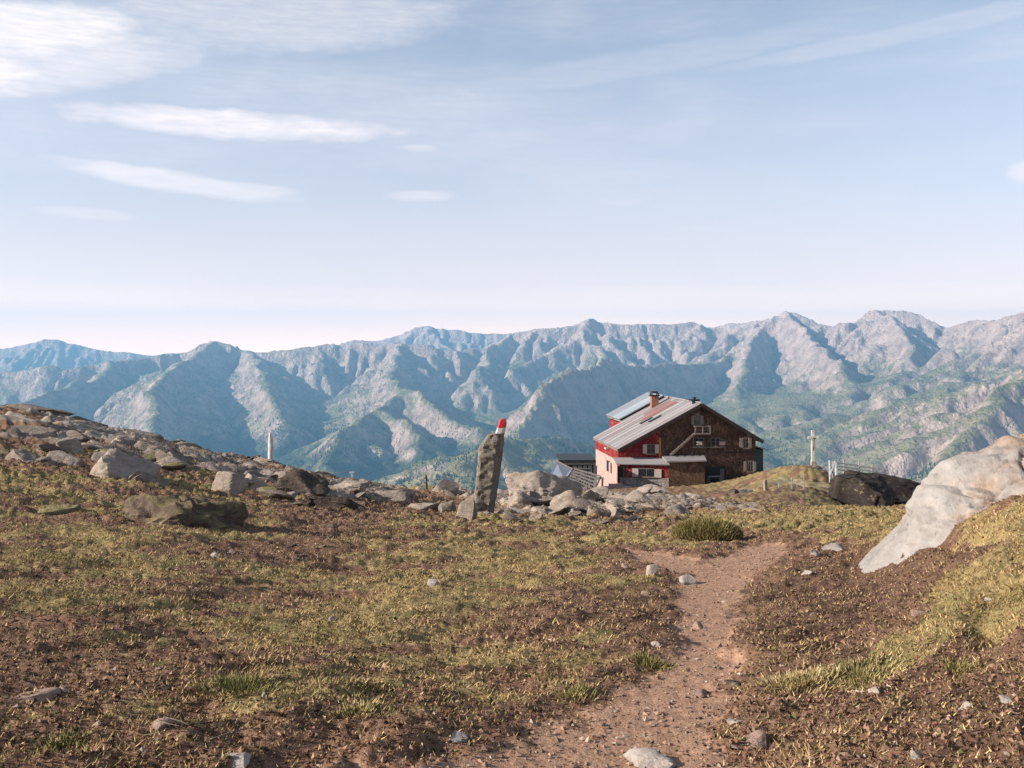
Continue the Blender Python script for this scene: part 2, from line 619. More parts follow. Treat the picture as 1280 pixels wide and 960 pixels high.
def mountain_z(x, y):
    xs, ys, cell, zf = MGRID
    fx = np.clip((x - xs[0]) / cell, 0, len(xs) - 2.001)
    fy = np.clip((y - ys[0]) / cell, 0, len(ys) - 2.001)
    i, j = fx.astype(int), fy.astype(int)
    tx, ty = fx - i, fy - j
    return (zf[j, i] * (1 - tx) + zf[j, i + 1] * tx) * (1 - ty) + (zf[j + 1, i] * (1 - tx) + zf[j + 1, i + 1] * tx) * ty


# valley floor under everything, out to the horizon
VB = np.array([[-15900, -3900, -1500], [15900, -3900, -1500], [15900, 22400, -1500], [-15900, 22400, -1500]], float)
valley = link('valley_floor', np_mesh('valley_floor', VB, np.array([[0, 1, 2, 3]])), mt.m)
tag(valley, 'green valley floor far below the mountains', kind='structure')

# ================================================================== near hillside
GD = [1, 2, 3, 4, 5.5, 7.5, 10, 13, 17, 22, 28, 36, 46, 60, 78, 95, 112, 130, 170, 260]
_near = [2306, 1390, 1092]
GROWS = {   # photo row of the ground at each distance, for each photo column
    -700: [925, 800, 700, 620, 560, 515, 480, 455, 440, 430, 440, 480, 560, 700, 900, 1200, 1500],
    -300: [918, 792, 702, 640, 594, 554, 527, 505, 490, 482, 500, 545, 620, 720, 900, 1200, 1500],
    0: [922, 802, 716, 655, 611, 574, 549, 529, 514, 511, 530, 590, 680, 800, 950, 1200, 1500],
    80: [923, 804, 720, 660, 618, 583, 559, 541, 529, 526, 542, 600, 690, 800, 950, 1200, 1500],
    150: [925, 806, 724, 667, 629, 596, 573, 557, 547, 545, 560, 615, 690, 800, 950, 1200, 1500],
    300: [930, 815, 737, 684, 648, 621, 602, 589, 580, 577, 590, 640, 700, 800, 950, 1200, 1500],
    450: [937, 826, 752, 702, 667, 643, 628, 617, 609, 605, 610, 640, 690, 760, 900, 1200, 1500],
    560: [940, 832, 758, 710, 677, 657, 645, 635, 625, 618, 614, 622, 650, 700, 850, 1200, 1500],
    640: [944, 836, 763, 714, 680, 661, 649, 640, 632, 626, 620, 615, 614, 630, 750, 1000, 1400],
    720: [944, 836, 763, 714, 683, 664, 652, 643, 636, 630, 624, 617, 611, 609, 630, 800, 1200],
    800: [944, 838, 768, 718, 687, 667, 654, 645, 638, 632, 626, 619, 612, 608, 611, 700, 1100],
    900: [944, 838, 766, 716, 685, 665, 652, 644, 638, 633, 628, 619, 607, 603, 604, 660, 1000],
    960: [942, 836, 764, 714, 682, 662, 648, 640, 637, 634, 630, 615, 594, 585, 592, 680, 1000],
    1000: [940, 832, 760, 710, 678, 657, 642, 635, 637, 640, 640, 618, 587, 582, 598, 720, 1100],
    1050: [935, 824, 752, 706, 674, 654, 640, 634, 640, 650, 655, 634, 596, 592, 620, 800, 1200],
    1100: [930, 815, 745, 704, 673, 652, 639, 634, 645, 660, 666, 650, 622, 640, 740, 900, 1300],
    1150: [922, 800, 708, 672, 658, 644, 637, 635, 650, 680, 710, 740, 780, 840, 900, 1100, 1400],
    1200: [915, 780, 672, 634, 632, 620, 622, 634, 680, 730, 780, 820, 860, 900, 1000, 1200, 1400],
    1280: [905, 760, 636, 602, 596, 585, 590, 615, 680, 740, 800, 850, 900, 950, 1050, 1200, 1400],
    1600: [890, 740, 612, 575, 557, 545, 552, 580, 650, 720, 800, 850, 900, 950, 1050, 1200, 1400],
    2000: [880, 735, 630, 570, 540, 530, 535, 560, 640, 720, 800, 850, 900, 950, 1050, 1200, 1400],
}
_cols = np.array(sorted(GROWS))
_ld = np.log(np.array(GD, float))
_tab = np.array([[(r - HOR) / FPX * d for r, d in zip(_near + GROWS[c], GD)] for c in _cols])   # metres below the eye
NDG, NAG = 620, 840
g_u = np.linspace(-0.86, 0.86, NAG)
g_d = np.exp(np.linspace(math.log(1.6), math.log(250), NDG))
_h1 = np.array([np.interp(np.log(g_d), _ld, row) for row in _tab])          # (cols, NDG)
_cu = (_cols - CX) / FPX
_h2 = np.array([np.interp(g_u, _cu, _h1[:, j]) for j in range(NDG)])        # (NDG, NAG)


def blur_axis(a, n, ax):
    for _ in range(3):
        k = np.ones(2 * n + 1) / (2 * n + 1)
        pad = [(n, n) if i == ax else (0, 0) for i in range(2)]
        b = np.pad(a, pad, mode='edge')
        a = np.apply_along_axis(lambda v: np.convolve(v, k, 'valid'), ax, b)
    return a


_h2 = blur_axis(blur_axis(_h2 / g_d[:, None], 12, 1), 9, 0) * g_d[:, None]
GU, GDD = np.meshgrid(g_u, g_d)
GXX, GYY = GU * GDD, GDD.copy()
GPX = GU * FPX + CX
GBASE = -_h2
GROW = HOR + _h2 / GDD * FPX


def ground_base(x, y):
    fu = np.interp(np.asarray(x / y), g_u, np.arange(NAG))
    fd = np.interp(np.log(np.asarray(y, float)), np.log(g_d), np.arange(NDG))
    i = np.clip(fu.astype(int), 0, NAG - 2)
    j = np.clip(fd.astype(int), 0, NDG - 2)
    tx, ty = fu - i, fd - j
    A = GBASE if 'GZZ' not in globals() else GZZ
    return (A[j, i] * (1 - tx) + A[j, i + 1] * tx) * (1 - ty) + (A[j + 1, i] * (1 - tx) + A[j + 1, i + 1] * tx) * ty


def ground_d(px, row, dmin=2.5):
    """distance at which the hillside first shows at this photo pixel"""
    dd = np.exp(np.linspace(math.log(dmin), math.log(125), 1600))
    x = (px - CX) / FPX * dd
    h = -ground_base(x, dd)
    r = HOR + h / dd * FPX
    k = np.argmax(r <= row)
    if r[k] > row:
        k = int(np.argmin(r))
    return float(dd[k])


# ---- zones
def blob(cx, cy, rx, ry, tilt=0.0):
    dx, dy = GPX - cx, GROW - cy - tilt * (GPX - cx)
    return np.exp(-((dx / rx) ** 2 + (dy / ry) ** 2))


def path_mask():
    pts = [(700, 1010, 330), (750, 950, 190), (795, 905, 130), (855, 855, 62), (882, 800, 44), (884, 755, 44), (898, 722, 48), (925, 700, 50), (950, 688, 38), (962, 680, 22)]
    side = [(860, 712, 50), (825, 697, 42), (800, 690, 28)]
    best = np.full(GPX.shape, 9.0)
    for P_ in (pts, side):
        w = []
        for px, row, hw in P_:
            d = ground_d(px, row) if row < 1000 else 3.5
            w.append(((px - CX) / FPX * d, d, hw / FPX * d))
        for a, b in zip(w[:-1], w[1:]):
            dx, dy = b[0] - a[0], b[1] - a[1]
            t = np.clip(((GXX - a[0]) * dx + (GYY - a[1]) * dy) / (dx * dx + dy * dy), 0, 1)
            dist = np.hypot(GXX - a[0] - t * dx, GYY - a[1] - t * dy)
            best = np.minimum(best, dist / (a[2] + (b[2] - a[2]) * t))
    return best


pd = path_mask()
pd_n = pd + 0.62 * fbm(GXX / 0.6, GYY / 0.6, 4, 61) + 0.30 * fbm(GXX / 0.16, GYY / 0.16, 3, 63)
PATH = smoothstep(1.3, 0.45, pd_n)
BARE = smoothstep(2.6, 0.9, pd_n)
grassy = 0.40 + 0.20 * blob(150, 660, 330, 75, -0.05) + 0.30 * blob(90, 740, 120, 60) + 0.24 * blob(560, 720, 260, 60) + 0.28 * blob(500, 800, 190, 70) + 0.20 * blob(300, 850, 170, 50)
grassy += 0.50 * blob(1070, 655, 110, 28) + 0.65 * blob(1150, 800, 110, 26, -0.55) + 0.65 * blob(1270, 740, 60, 45) + 0.5 * blob(1260, 655, 70, 26) + 0.35 * blob(890, 655, 60, 15) + 0.35 * blob(1000, 845, 60, 14)
grassy += 0.25 * blob(960, 605, 110, 14) + 0.2 * blob(600, 655, 140, 14)
grassy -= 0.26 * blob(60, 880, 200, 80) + 0.42 * blob(1010, 770, 110, 60, -0.2) + 0.35 * blob(1130, 900, 220, 60) + 0.3 * blob(340, 685, 110, 22, -0.25) + 0.2 * blob(700, 780, 120, 40) + 0.35 * blob(1200, 690, 120, 22, -0.35) + 0.2 * blob(460, 640, 160, 20)
SA, SB = GXX * 0.85 + GYY * 0.53, -GXX * 0.53 + GYY * 0.85       # along and across the fall of the slope
gn = 0.85 * fbm(SA / 2.6, SB / 1.1, 4, 71) + 0.60 * fbm(SA / 0.60, SB / 0.28, 3, 73)
GRASS = smoothstep(0.27, 0.86, grassy - 0.28 * BARE + gn * 0.85) * (1 - PATH)
DARK = np.clip(0.10 + 0.75 * blob(1010, 770, 130, 70, -0.2) + 0.6 * blob(1180, 700, 110, 30, -0.3) + 0.35 * blob(60, 890, 240, 70) + 0.45 * blob(1180, 900, 200, 60) + 0.35 * fbm(GXX / 1.1, GYY / 1.1, 3, 77) - 0.35 * BARE, 0, 1) * (1 - PATH)

# ---- relief
far = smoothstep(18, 60, GDD)
lump = 0.13 * fbm(GXX / 2.6, GYY / 2.6, 3, 81) * (1 - 0.75 * PATH)
humm = 0.070 * (ridged(SA / 0.80, SB / 0.34, 3, 83) - 0.45) * (1 - PATH)
tuft = 0.042 * np.abs(fbm(GXX / 0.17, GYY / 0.13, 3, 87)) * (0.35 + 0.65 * GRASS) * (1 - 0.85 * PATH)
clod = 0.020 * fbm(GXX / 0.085, GYY / 0.085, 3, 91) * (1 - 0.55 * GRASS) * (1 - 0.62 * PATH)
big = 0.42 * fbm(GXX / 7.0, GYY / 7.0, 4, 95) + 0.20 * (ridged(GXX / 2.2, GYY / 1.8, 3, 97) - 0.45)
nearflat = smoothstep(1.0, 3.0, GDD)
GZZ = GBASE + (lump + (humm + tuft + clod) * (1 + 2.2 * smoothstep(7, 25, GDD))) * nearflat + big * far * (1 - 0.35 * smoothstep(85, 100, GDD)) - 0.025 * PATH
# bedrock ledges breaking through the turf
rz_ = 0.55 * blob(60, 548, 120, 32, 0.10) + 0.52 * blob(210, 572, 120, 22, 0.22) + 0.5 * blob(360, 602, 90, 14, 0.2) + 0.55 * blob(470, 622, 100, 12) + 0.75 * blob(690, 632, 120, 20) + 0.5 * blob(820, 634, 90, 14) + 0.3 * blob(930, 640, 70, 8) + 0.35 * blob(190, 635, 80, 14)
ROCKY = smoothstep(0.47, 0.64, rz_ + 0.60 * fbm(GXX / 2.4, GYY / 3.5, 4, 121)) * (GDD > 13)
led = GXX * 0.22 - GYY * 0.10 + 1.3 * fbm(GXX / 3.4, GYY / 5.0, 3, 123)
stp = 0.36
lv_ = led / stp
terr = (np.floor(lv_) + smoothstep(0.0, 0.30, lv_ - np.floor(lv_)) - lv_) * stp
GZZ = GZZ - 0.8 * ROCKY * (humm + tuft + clod) * (1 + 2.2 * smoothstep(7, 25, GDD)) + ROCKY * (0.10 + 0.9 * terr * smoothstep(12, 30, GDD) + 0.05 * fbm(GXX / 0.5, GYY / 0.5, 3, 127))
GRASS = GRASS * (1 - 0.9 * ROCKY)
# a flat yard where the hut stands
_yard = np.exp(-(((GXX - 17.5) / 9.5) ** 4 + ((GYY - 112) / 14.0) ** 4))
GZZ = GZZ - big * far * 0.8 * _yard
_kx, _ky = (1014 - CX) / FPX * 95.0, 95.0
GZZ = GZZ + 0.95 * np.exp(-((GXX - _kx) / 5.2) ** 2 - ((GYY - _ky) / 8.0) ** 2)
# dark hollow under the turf edge on the right bank, small pits
for (px, row, rx, ry, dep) in [(1235, 785, 24, 16, 0.10), (1215, 672, 60, 9, 0.09), (545, 937, 24, 8, 0.05), (455, 770, 12, 6, 0.04), (225, 905, 40, 7, 0.04)]:
    GZZ = GZZ - dep * blob(px, row, rx, ry)

faces = grid_faces(NDG, NAG)
pf = PATH.ravel()[faces].mean(1)
is_path = (pf > 0.5) & (GYY.ravel()[faces].mean(1) < 24)
V = np.stack([GXX.ravel(), GYY.ravel(), GZZ.ravel()], 1)
masks = np.stack([GRASS.ravel(), PATH.ravel(), DARK.ravel(), ROCKY.ravel()], 1)

gm = NT('hillside_ground', 0.95, 0.12)
gp = gm.pos()
at = gm.attr('mask')
sp = gm.n('ShaderNodeSeparateColor')
gm.l(at.outputs['Color'], sp.inputs[0])
na = gm.noise(2.3, 5, 0.6, gp)
nb = gm.noise(14.0, 5, 0.65, gp)
nc_ = gm.noise(60.0, 4, 0.7, gp)
grain = gm.math('ADD', gm.math('MULTIPLY', nb, 0.6), gm.math('MULTIPLY', nc_, 0.4))
soil = gm.ramp(grain, [(0.30, (0.075, 0.040, 0.025)), (0.48, (0.165, 0.094, 0.060)), (0.60, (0.245, 0.148, 0.098)), (0.74, (0.37, 0.25, 0.17))])
soil_d = gm.ramp(grain, [(0.30, (0.032, 0.019, 0.014)), (0.52, (0.095, 0.056, 0.039)), (0.70, (0.185, 0.118, 0.082))])
trail = gm.ramp(grain, [(0.30, (0.20, 0.112, 0.072)), (0.50, (0.315, 0.188, 0.125)), (0.70, (0.42, 0.28, 0.195))])
turf = gm.ramp(grain, [(0.30, (0.090, 0.062, 0.028)), (0.46, (0.225, 0.163, 0.072)), (0.58, (0.330, 0.248, 0.115)), (0.72, (0.48, 0.38, 0.21))])
turf_g = gm.ramp(grain, [(0.30, (0.066, 0.058, 0.024)), (0.5, (0.165, 0.142, 0.058)), (0.70, (0.28, 0.24, 0.115))])
c = gm.mix(sp.outputs[2], soil, soil_d)
tg = gm.mix(gm.maprange(na, 0.46, 0.66), turf, turf_g)
gmask = gm.maprange(gm.math('ADD', sp.outputs[0], gm.math('MULTIPLY', gm.math('SUBTRACT', grain, 0.5), 1.3)), 0.36, 0.62)
c = gm.mix(gmask, c, tg)
rn = gm.noise(1.1, 6, 0.7, gp, stretch=(1.0, 1.0, 3.0))
rockc = gm.ramp(rn, [(0.32, (0.085, 0.068, 0.055)), (0.50, (0.225, 0.185, 0.152)), (0.66, (0.37, 0.31, 0.26))])
c = gm.mix(gm.maprange(gm.math('ADD', at.outputs['Alpha'], gm.math('MULTIPLY', gm.math('SUBTRACT', grain, 0.5), 1.0)), 0.4, 0.6), c, rockc)
pm = gm.maprange(gm.math('ADD', sp.outputs[1], gm.math('MULTIPLY', gm.math('SUBTRACT', grain, 0.5), 0.9)), 0.35, 0.65)
c = gm.mix(pm, c, trail)
gm.color(c)
gm.bump(grain, 0.8, 0.035)

for nm, sel, lab in (('ground', ~is_path, None), ('path', is_path, None)):
    f = faces[sel]
    used = np.unique(f)
    remap = np.full(len(V), -1, np.int64)
    remap[used] = np.arange(len(used))
    me = np_mesh(nm, V[used], remap[f])
    attr_color(me, 'mask', masks[used])
    o = link(nm, me, gm.m)
    tag(o, 'trodden reddish earth footpath winding towards the hut' if nm == 'path' else 'brown and yellow alpine turf hillside', kind='structure')


# ---- grass, litter and gravel: nobody could count them
def scatter(n, weight, seed, dmax=60.0):
    rs = np.random.RandomState(seed)
    w = (weight * (GDD < dmax) * (GDD > 2.0)).ravel()
    cdf = np.cumsum(w)
    k = np.searchsorted(cdf, rs.rand(n) * cdf[-1])
    j, i = np.unravel_index(np.clip(k, 0, NDG * NAG - 1), (NDG, NAG))
    fj = np.clip(j + rs.rand(n), 0, NDG - 1.001)
    fi = np.clip(i + rs.rand(n), 0, NAG - 1.001)
    j, i = fj.astype(int), fi.astype(int)
    tj, ti = fj - j, fi - i

    def s(a):
        return (a[j, i] * (1 - ti) + a[j, i + 1] * ti) * (1 - tj) + (a[j + 1, i] * (1 - ti) + a[j + 1, i + 1] * ti) * tj
    return rs, np.stack([s(GXX), s(GYY), s(GZZ)], 1), s(GRASS)


rowfac = smoothstep(1100, 960, GROW) * (np.abs(GPX - 640) < 760) * (GROW > 560)


def leaf_material(name):
    m = NT(name, 0.85, 0.15)
    m.l(m.attr('tint').outputs['Color'], m.b.inputs['Base Color'])
    return m.m


def build_grass():
    n = 340000
    clump = smoothstep(-0.15, 0.35, fbm(GXX / 0.22, GYY / 0.22, 2, 101))
    rs, p, g = scatter(n, (GRASS ** 1.5 * (0.15 + clump) + 0.14 * (1 - PATH) ** 2) * rowfac, 5, 70)
    d = p[:, 1]
    green = np.clip(noise2(p[:, 0] / 0.9, p[:, 1] / 0.9, 111) * 1.2 + noise2(p[:, 0] / 0.3, p[:, 1] / 0.3, 115) * 0.6 + 0.05, 0, 1)
    h = (0.006 + 0.016 * rs.rand(n) ** 2 + 0.016 * np.maximum(noise2(p[:, 0] / 0.5, p[:, 1] / 0.5, 117), 0)) * (1 + 0.02 * np.minimum(d, 50))
    w = np.maximum(0.0028 + 0.003 * rs.rand(n), 0.00055 * d)
    a = rs.rand(n) * 2 * np.pi
    lean = h * (0.4 + 1.6 * rs.rand(n))
    b = rs.rand(n) * 2 * np.pi
    tip = p + np.stack([np.cos(b) * lean, np.sin(b) * lean, h], 1)
    e = np.stack([np.cos(a) * w, np.sin(a) * w, np.zeros(n)], 1)
    p0 = p - np.array([0, 0, 0.006])
    V = np.stack([p0 - e, p0 + e, tip], 1).reshape(-1, 3)
    F = np.arange(3 * n).reshape(n, 3)
    dry = np.array([[0.42, 0.305, 0.145]]) * (0.55 + 0.9 * rs.rand(n, 1))
    fresh = np.array([[0.15, 0.165, 0.040]]) * (0.6 + 0.8 * rs.rand(n, 1))
    t = (green * (0.45 + 0.55 * rs.rand(n)))[:, None]
    colr = dry * (1 - t) + fresh * t
    brown = rs.rand(n) < 0.42
    colr[brown] = np.array([0.20, 0.12, 0.07]) * (0.5 + 0.9 * rs.rand(brown.sum(), 1))
    me = np_mesh('grass', V, F, False)
    attr_color(me, 'tint', np.repeat(colr, 3, 0))
    o = link('grass', me, leaf_material('grass_blade'))
    tag(o, 'short dry yellow and green alpine grass on the slope', kind='stuff')


def build_litter():
    n = 110000
    rs, p, g = scatter(n, ((1 - GRASS) * 0.9 + 0.25) * (1 - 0.93 * PATH) * rowfac, 9, 40)
    d = p[:, 1]
    s = np.maximum(0.004 + 0.009 * rs.rand(n) ** 2, 0.0008 * d)
    a = rs.rand(n) * 2 * np.pi
    ax = np.stack([np.cos(a), np.sin(a), rs.randn(n) * 0.35], 1) * s[:, None]
    ay = np.stack([-np.sin(a), np.cos(a), rs.randn(n) * 0.6], 1) * s[:, None] * (0.35 + 0.5 * rs.rand(n, 1))
    up = np.stack([np.zeros(n), np.zeros(n), s * (0.5 + 0.8 * rs.rand(n))], 1)
    q = p + up * 0.4
    V = np.stack([q - ax, q + ay + up, q + ax, q - ay], 1).reshape(-1, 3)
    F = np.arange(4 * n).reshape(n, 4)
    pal = np.array([[0.11, 0.055, 0.035], [0.06, 0.034, 0.024], [0.20, 0.115, 0.075], [0.30, 0.20, 0.13], [0.12, 0.11, 0.045], [0.17, 0.075, 0.05]])
    colr = pal[rs.choice(6, n, p=[0.27, 0.27, 0.2, 0.07, 0.11, 0.08])] * (0.6 + 0.8 * rs.rand(n, 1))
    me = np_mesh('ground_litter', V, F, False)
    attr_color(me, 'tint', np.repeat(colr, 4, 0))
    o = link('ground_litter', me, leaf_material('litter_leaf'))
    tag(o, 'brown dead leaves, moss and crumbs of earth over the slope', kind='stuff')


def build_gravel():
    n = 15000
    gz = 0.30 + 1.2 * blob(340, 685, 120, 20, -0.25) + 1.3 * PATH + 0.7 * blob(1130, 900, 230, 60) + 0.9 * blob(700, 645, 260, 20)
    rs, p, g = scatter(n, gz * (1 - 0.85 * GRASS) * rowfac, 13, 60)
    d = p[:, 1]
    s = np.maximum(0.003 + 0.016 * rs.rand(n) ** 4, 0.0008 * d)
    dirs = np.array([[1, 0, 0], [0, 1, 0], [-1, 0, 0], [0, -1, 0], [0, 0, 1], [0, 0, -1]], float)
    tri = np.array([[0, 1, 4], [1, 2, 4], [2, 3, 4], [3, 0, 4], [1, 0, 5], [2, 1, 5], [3, 2, 5], [0, 3, 5]])
    a = rs.rand(n) * 2 * np.pi
    ca, sa = np.cos(a), np.sin(a)
    scl = np.stack([0.8 + 0.7 * rs.rand(n), 0.5 + 0.5 * rs.rand(n), 0.35 + 0.35 * rs.rand(n)], 1) * s[:, None]
    v = dirs[None] * scl[:, None, :] * (0.75 + 0.5 * rs.rand(n, 6, 1))
    v = np.stack([v[..., 0] * ca[:, None] - v[..., 1] * sa[:, None], v[..., 0] * sa[:, None] + v[..., 1] * ca[:, None], v[..., 2]], 2) + rs.randn(n, 6, 3) * s[:, None, None] * 0.12
    V = (v + p[:, None, :] + np.array([0, 0, 0.25])[None, None, :] * s[:, None, None]).reshape(-1, 3)
    F = (np.arange(n)[:, None, None] * 6 + tri[None]).reshape(-1, 3)
    pal = np.array([[0.28, 0.21, 0.165], [0.22, 0.14, 0.10], [0.34, 0.27, 0.225], [0.18, 0.11, 0.08], [0.26, 0.165, 0.115]])
    colr = pal[rs.choice(5, n, p=[0.18, 0.30, 0.06, 0.24, 0.22])] * (0.7 + 0.6 * rs.rand(n, 1))
    me = np_mesh('gravel', V, F, False)
    attr_color(me, 'tint', np.repeat(colr, 6, 0))
    o = link('gravel', me, leaf_material('gravel_stone'))
    tag(o, 'scattered small brown and grey gravel on the bare soil', kind='stuff')


build_grass()
build_litter()
build_gravel()

# ================================================================== rocks
def stone_material(name, lo, mid, hi, lichen=0.25, scale=1.0, moss=0.0):
    m = NT(name, 0.92, 0.15)
    p = m.coord('Object')
    a = m.noise(2.2 * scale, 6, 0.65, p)
    b = m.noise(11 * scale, 5, 0.7, p)
    s = m.noise(3.0 * scale, 4, 0.6, p, stretch=(0.6, 0.6, 5.0))
    f = m.math('ADD', m.math('MULTIPLY', a, 0.45), m.math('ADD', m.math('MULTIPLY', b, 0.3), m.math('MULTIPLY', s, 0.25)))
    c = m.ramp(f, [(0.30, lo), (0.50, mid), (0.66, hi)])
    l = m.maprange(m.noise(5.0 * scale, 5, 0.7, p), 0.56, 0.70)
    c = m.mix(m.math('MULTIPLY', l, lichen), c, (0.05, 0.045, 0.04))
    l2 = m.maprange(m.noise(3.4 * scale, 5, 0.7, p, stretch=(1, 1.3, 0.8)), 0.60, 0.72)
    c = m.mix(m.math('MULTIPLY', l2, 0.5), c, (0.40, 0.36, 0.22))
    if moss:
        g = m.n('ShaderNodeNewGeometry')
        z = m.n('ShaderNodeSeparateXYZ')
        m.l(g.outputs['Normal'], z.inputs[0])
        k = m.maprange(m.math('ADD', z.outputs[2], m.math('MULTIPLY', m.math('SUBTRACT', a, 0.5), 1.6)), 0.55, 0.95)
        c = m.mix(m.math('MULTIPLY', k, moss), c, (0.20, 0.17, 0.06))
    m.color(c)
    m.bump(m.math('ADD', m.math('MULTIPLY', a, 0.7), m.math('ADD', m.math('MULTIPLY', b, 0.4), m.math('MULTIPLY', s, 0.6))), 0.9, 0.10 / scale)
    return m.m


ROCK = {
    'pale': stone_material('pale_rock', (0.13, 0.100, 0.080), (0.265, 0.215, 0.178), (0.38, 0.32, 0.27)),
    'grey': stone_material('grey_rock', (0.080, 0.062, 0.050), (0.185, 0.150, 0.124), (0.30, 0.25, 0.21), 0.35),
    'turfy': stone_material('turfy_rock', (0.09, 0.072, 0.055), (0.18, 0.15, 0.115), (0.28, 0.24, 0.18), 0.3, 1.0, 0.75),
    'dark': stone_material('dark_rock', (0.025, 0.019, 0.016), (0.066, 0.050, 0.041), (0.14, 0.108, 0.088), 0.5),
    'white': stone_material('white_stone', (0.17, 0.135, 0.112), (0.31, 0.265, 0.235), (0.43, 0.385, 0.35), 0.15, 6.0),
    'brown': stone_material('brown_stone', (0.13, 0.085, 0.065), (0.24, 0.165, 0.13), (0.36, 0.27, 0.22), 0.15, 6.0),
}
ROCK['black'] = stone_material('shade_black_crag_rock', (0.010, 0.008, 0.007), (0.030, 0.023, 0.020), (0.07, 0.055, 0.047), 0.5, 0.5)  # near-black so that the crag's shade is part of the rock colour
ROCK['heath'] = stone_material('dark_heath_mound', (0.035, 0.024, 0.018), (0.092, 0.066, 0.050), (0.19, 0.145, 0.11), 0.4, 2.0, 0.35)
_ico = {}


def ico(sub):
    if sub not in _ico:
        bm = bmesh.new()
        bmesh.ops.create_icosphere(bm, subdivisions=sub, radius=1.0)
        v = np.array([x.co[:] for x in bm.verts])
        f = np.array([[x.index for x in q.verts] for q in bm.faces])
        bm.free()
        _ico[sub] = (v, f)
    return _ico[sub]


def rock_shape(seed, size, sub=4, cuts=14, rough=0.05, strata=0.0, tilt=0.15, flat_top=None):
    """angular weathered block with half sizes size=(x,y,z)"""
    rs = np.random.RandomState(seed)
    v, f = ico(sub)
    p = v.copy()
    p = np.sign(p) * np.abs(p) ** 0.75
    for k in range(cuts):
        n = rs.randn(3) * np.array([1, 1, 0.8])
        n /= np.linalg.norm(n)
        d = 0.34 + 0.42 * rs.rand()
        over = np.maximum(p @ n - d, 0)
        p -= over[:, None] * n * 0.94
    if flat_top:
        n = np.array(flat_top, float)
        n /= np.linalg.norm(n)
        over = np.maximum(p @ n - 0.5, 0)
        p -= over[:, None] * n * 0.95
    p /= np.abs(p).max(0)
    sz = np.array(size, float)
    q = p * sz
    m = max(sz)
    nrm = v
    q += nrm * (rough * min(sz[0], 3 * sz[2]) * (noise3(q / (m * 0.45), seed) + 0.5 * noise3(q / (m * 0.16), seed + 3) + 0.25 * noise3(q / (m * 0.06), seed + 7)))[:, None]
    if strata:
        lay = q[:, 2] + tilt * q[:, 0] + 0.06 * m * noise3(q / (m * 0.5), seed + 11)
        st = strata
        ph = lay / st - np.floor(lay / st)
        ins = smoothstep(0.62, 1.0, ph) * (0.5 + 0.5 * noise2(np.floor(lay / st) * 3.1, np.zeros(len(q)), seed))
        q[:, :2] *= (1 - 0.16 * np.clip(ins, 0, 1))[:, None]
    return q, f


def put_rock(name, px, row, wpx, hpx, seed, mat, label, group=None, depth=0.95, sink=0.62, yaw=None, sub=4, cuts=14, rough=0.06, strata=0.0, lean=(0, 0), d=None, category='rock', dmin=2.5, flat_top=None, zrow=None):
    """px,row: middle of the foot in the photo; wpx,hpx: size in the photo above the soil"""
    d = d or ground_d(px, row, dmin)
    w, h = wpx / FPX * d, hpx / FPX * d
    H = h / (1 - sink) / 2
    q, f = rock_shape(seed, (w / 2, w / 2 * depth, H), sub, cuts, rough, strata, flat_top=flat_top)
    me = np_mesh(name, q, f, True)
    try:
        me.set_sharp_from_angle(angle=R(38))
    except Exception:
        pass
    x = (px - CX) / FPX * d
    y = d + w / 2 * depth * 0.6
    z = float(ground_base(np.array([x]), np.array([d]))[0])
    if zrow is not None:
        top = -(zrow - hpx - HOR) / FPX * d          # keep the top where the photo shows it, foot in the soil
        z = min(z, -(zrow - HOR) / FPX * d)
        h = top - z
        H = h / (1 - sink) / 2
        q[:, 2] *= H / max(q[:, 2].max(), 1e-6)
        me = np_mesh(name, q, f, True)
        me.set_sharp_from_angle(angle=R(38))
    o = link(name, me, ROCK[mat] if isinstance(mat, str) else mat, None, (x, y, z + h - H), (R(lean[0]), R(lean[1]), R(yaw or 0)))
    tag(o, label, category, group)
    return o


HILL = 'boulders and slabs on the left hillside'
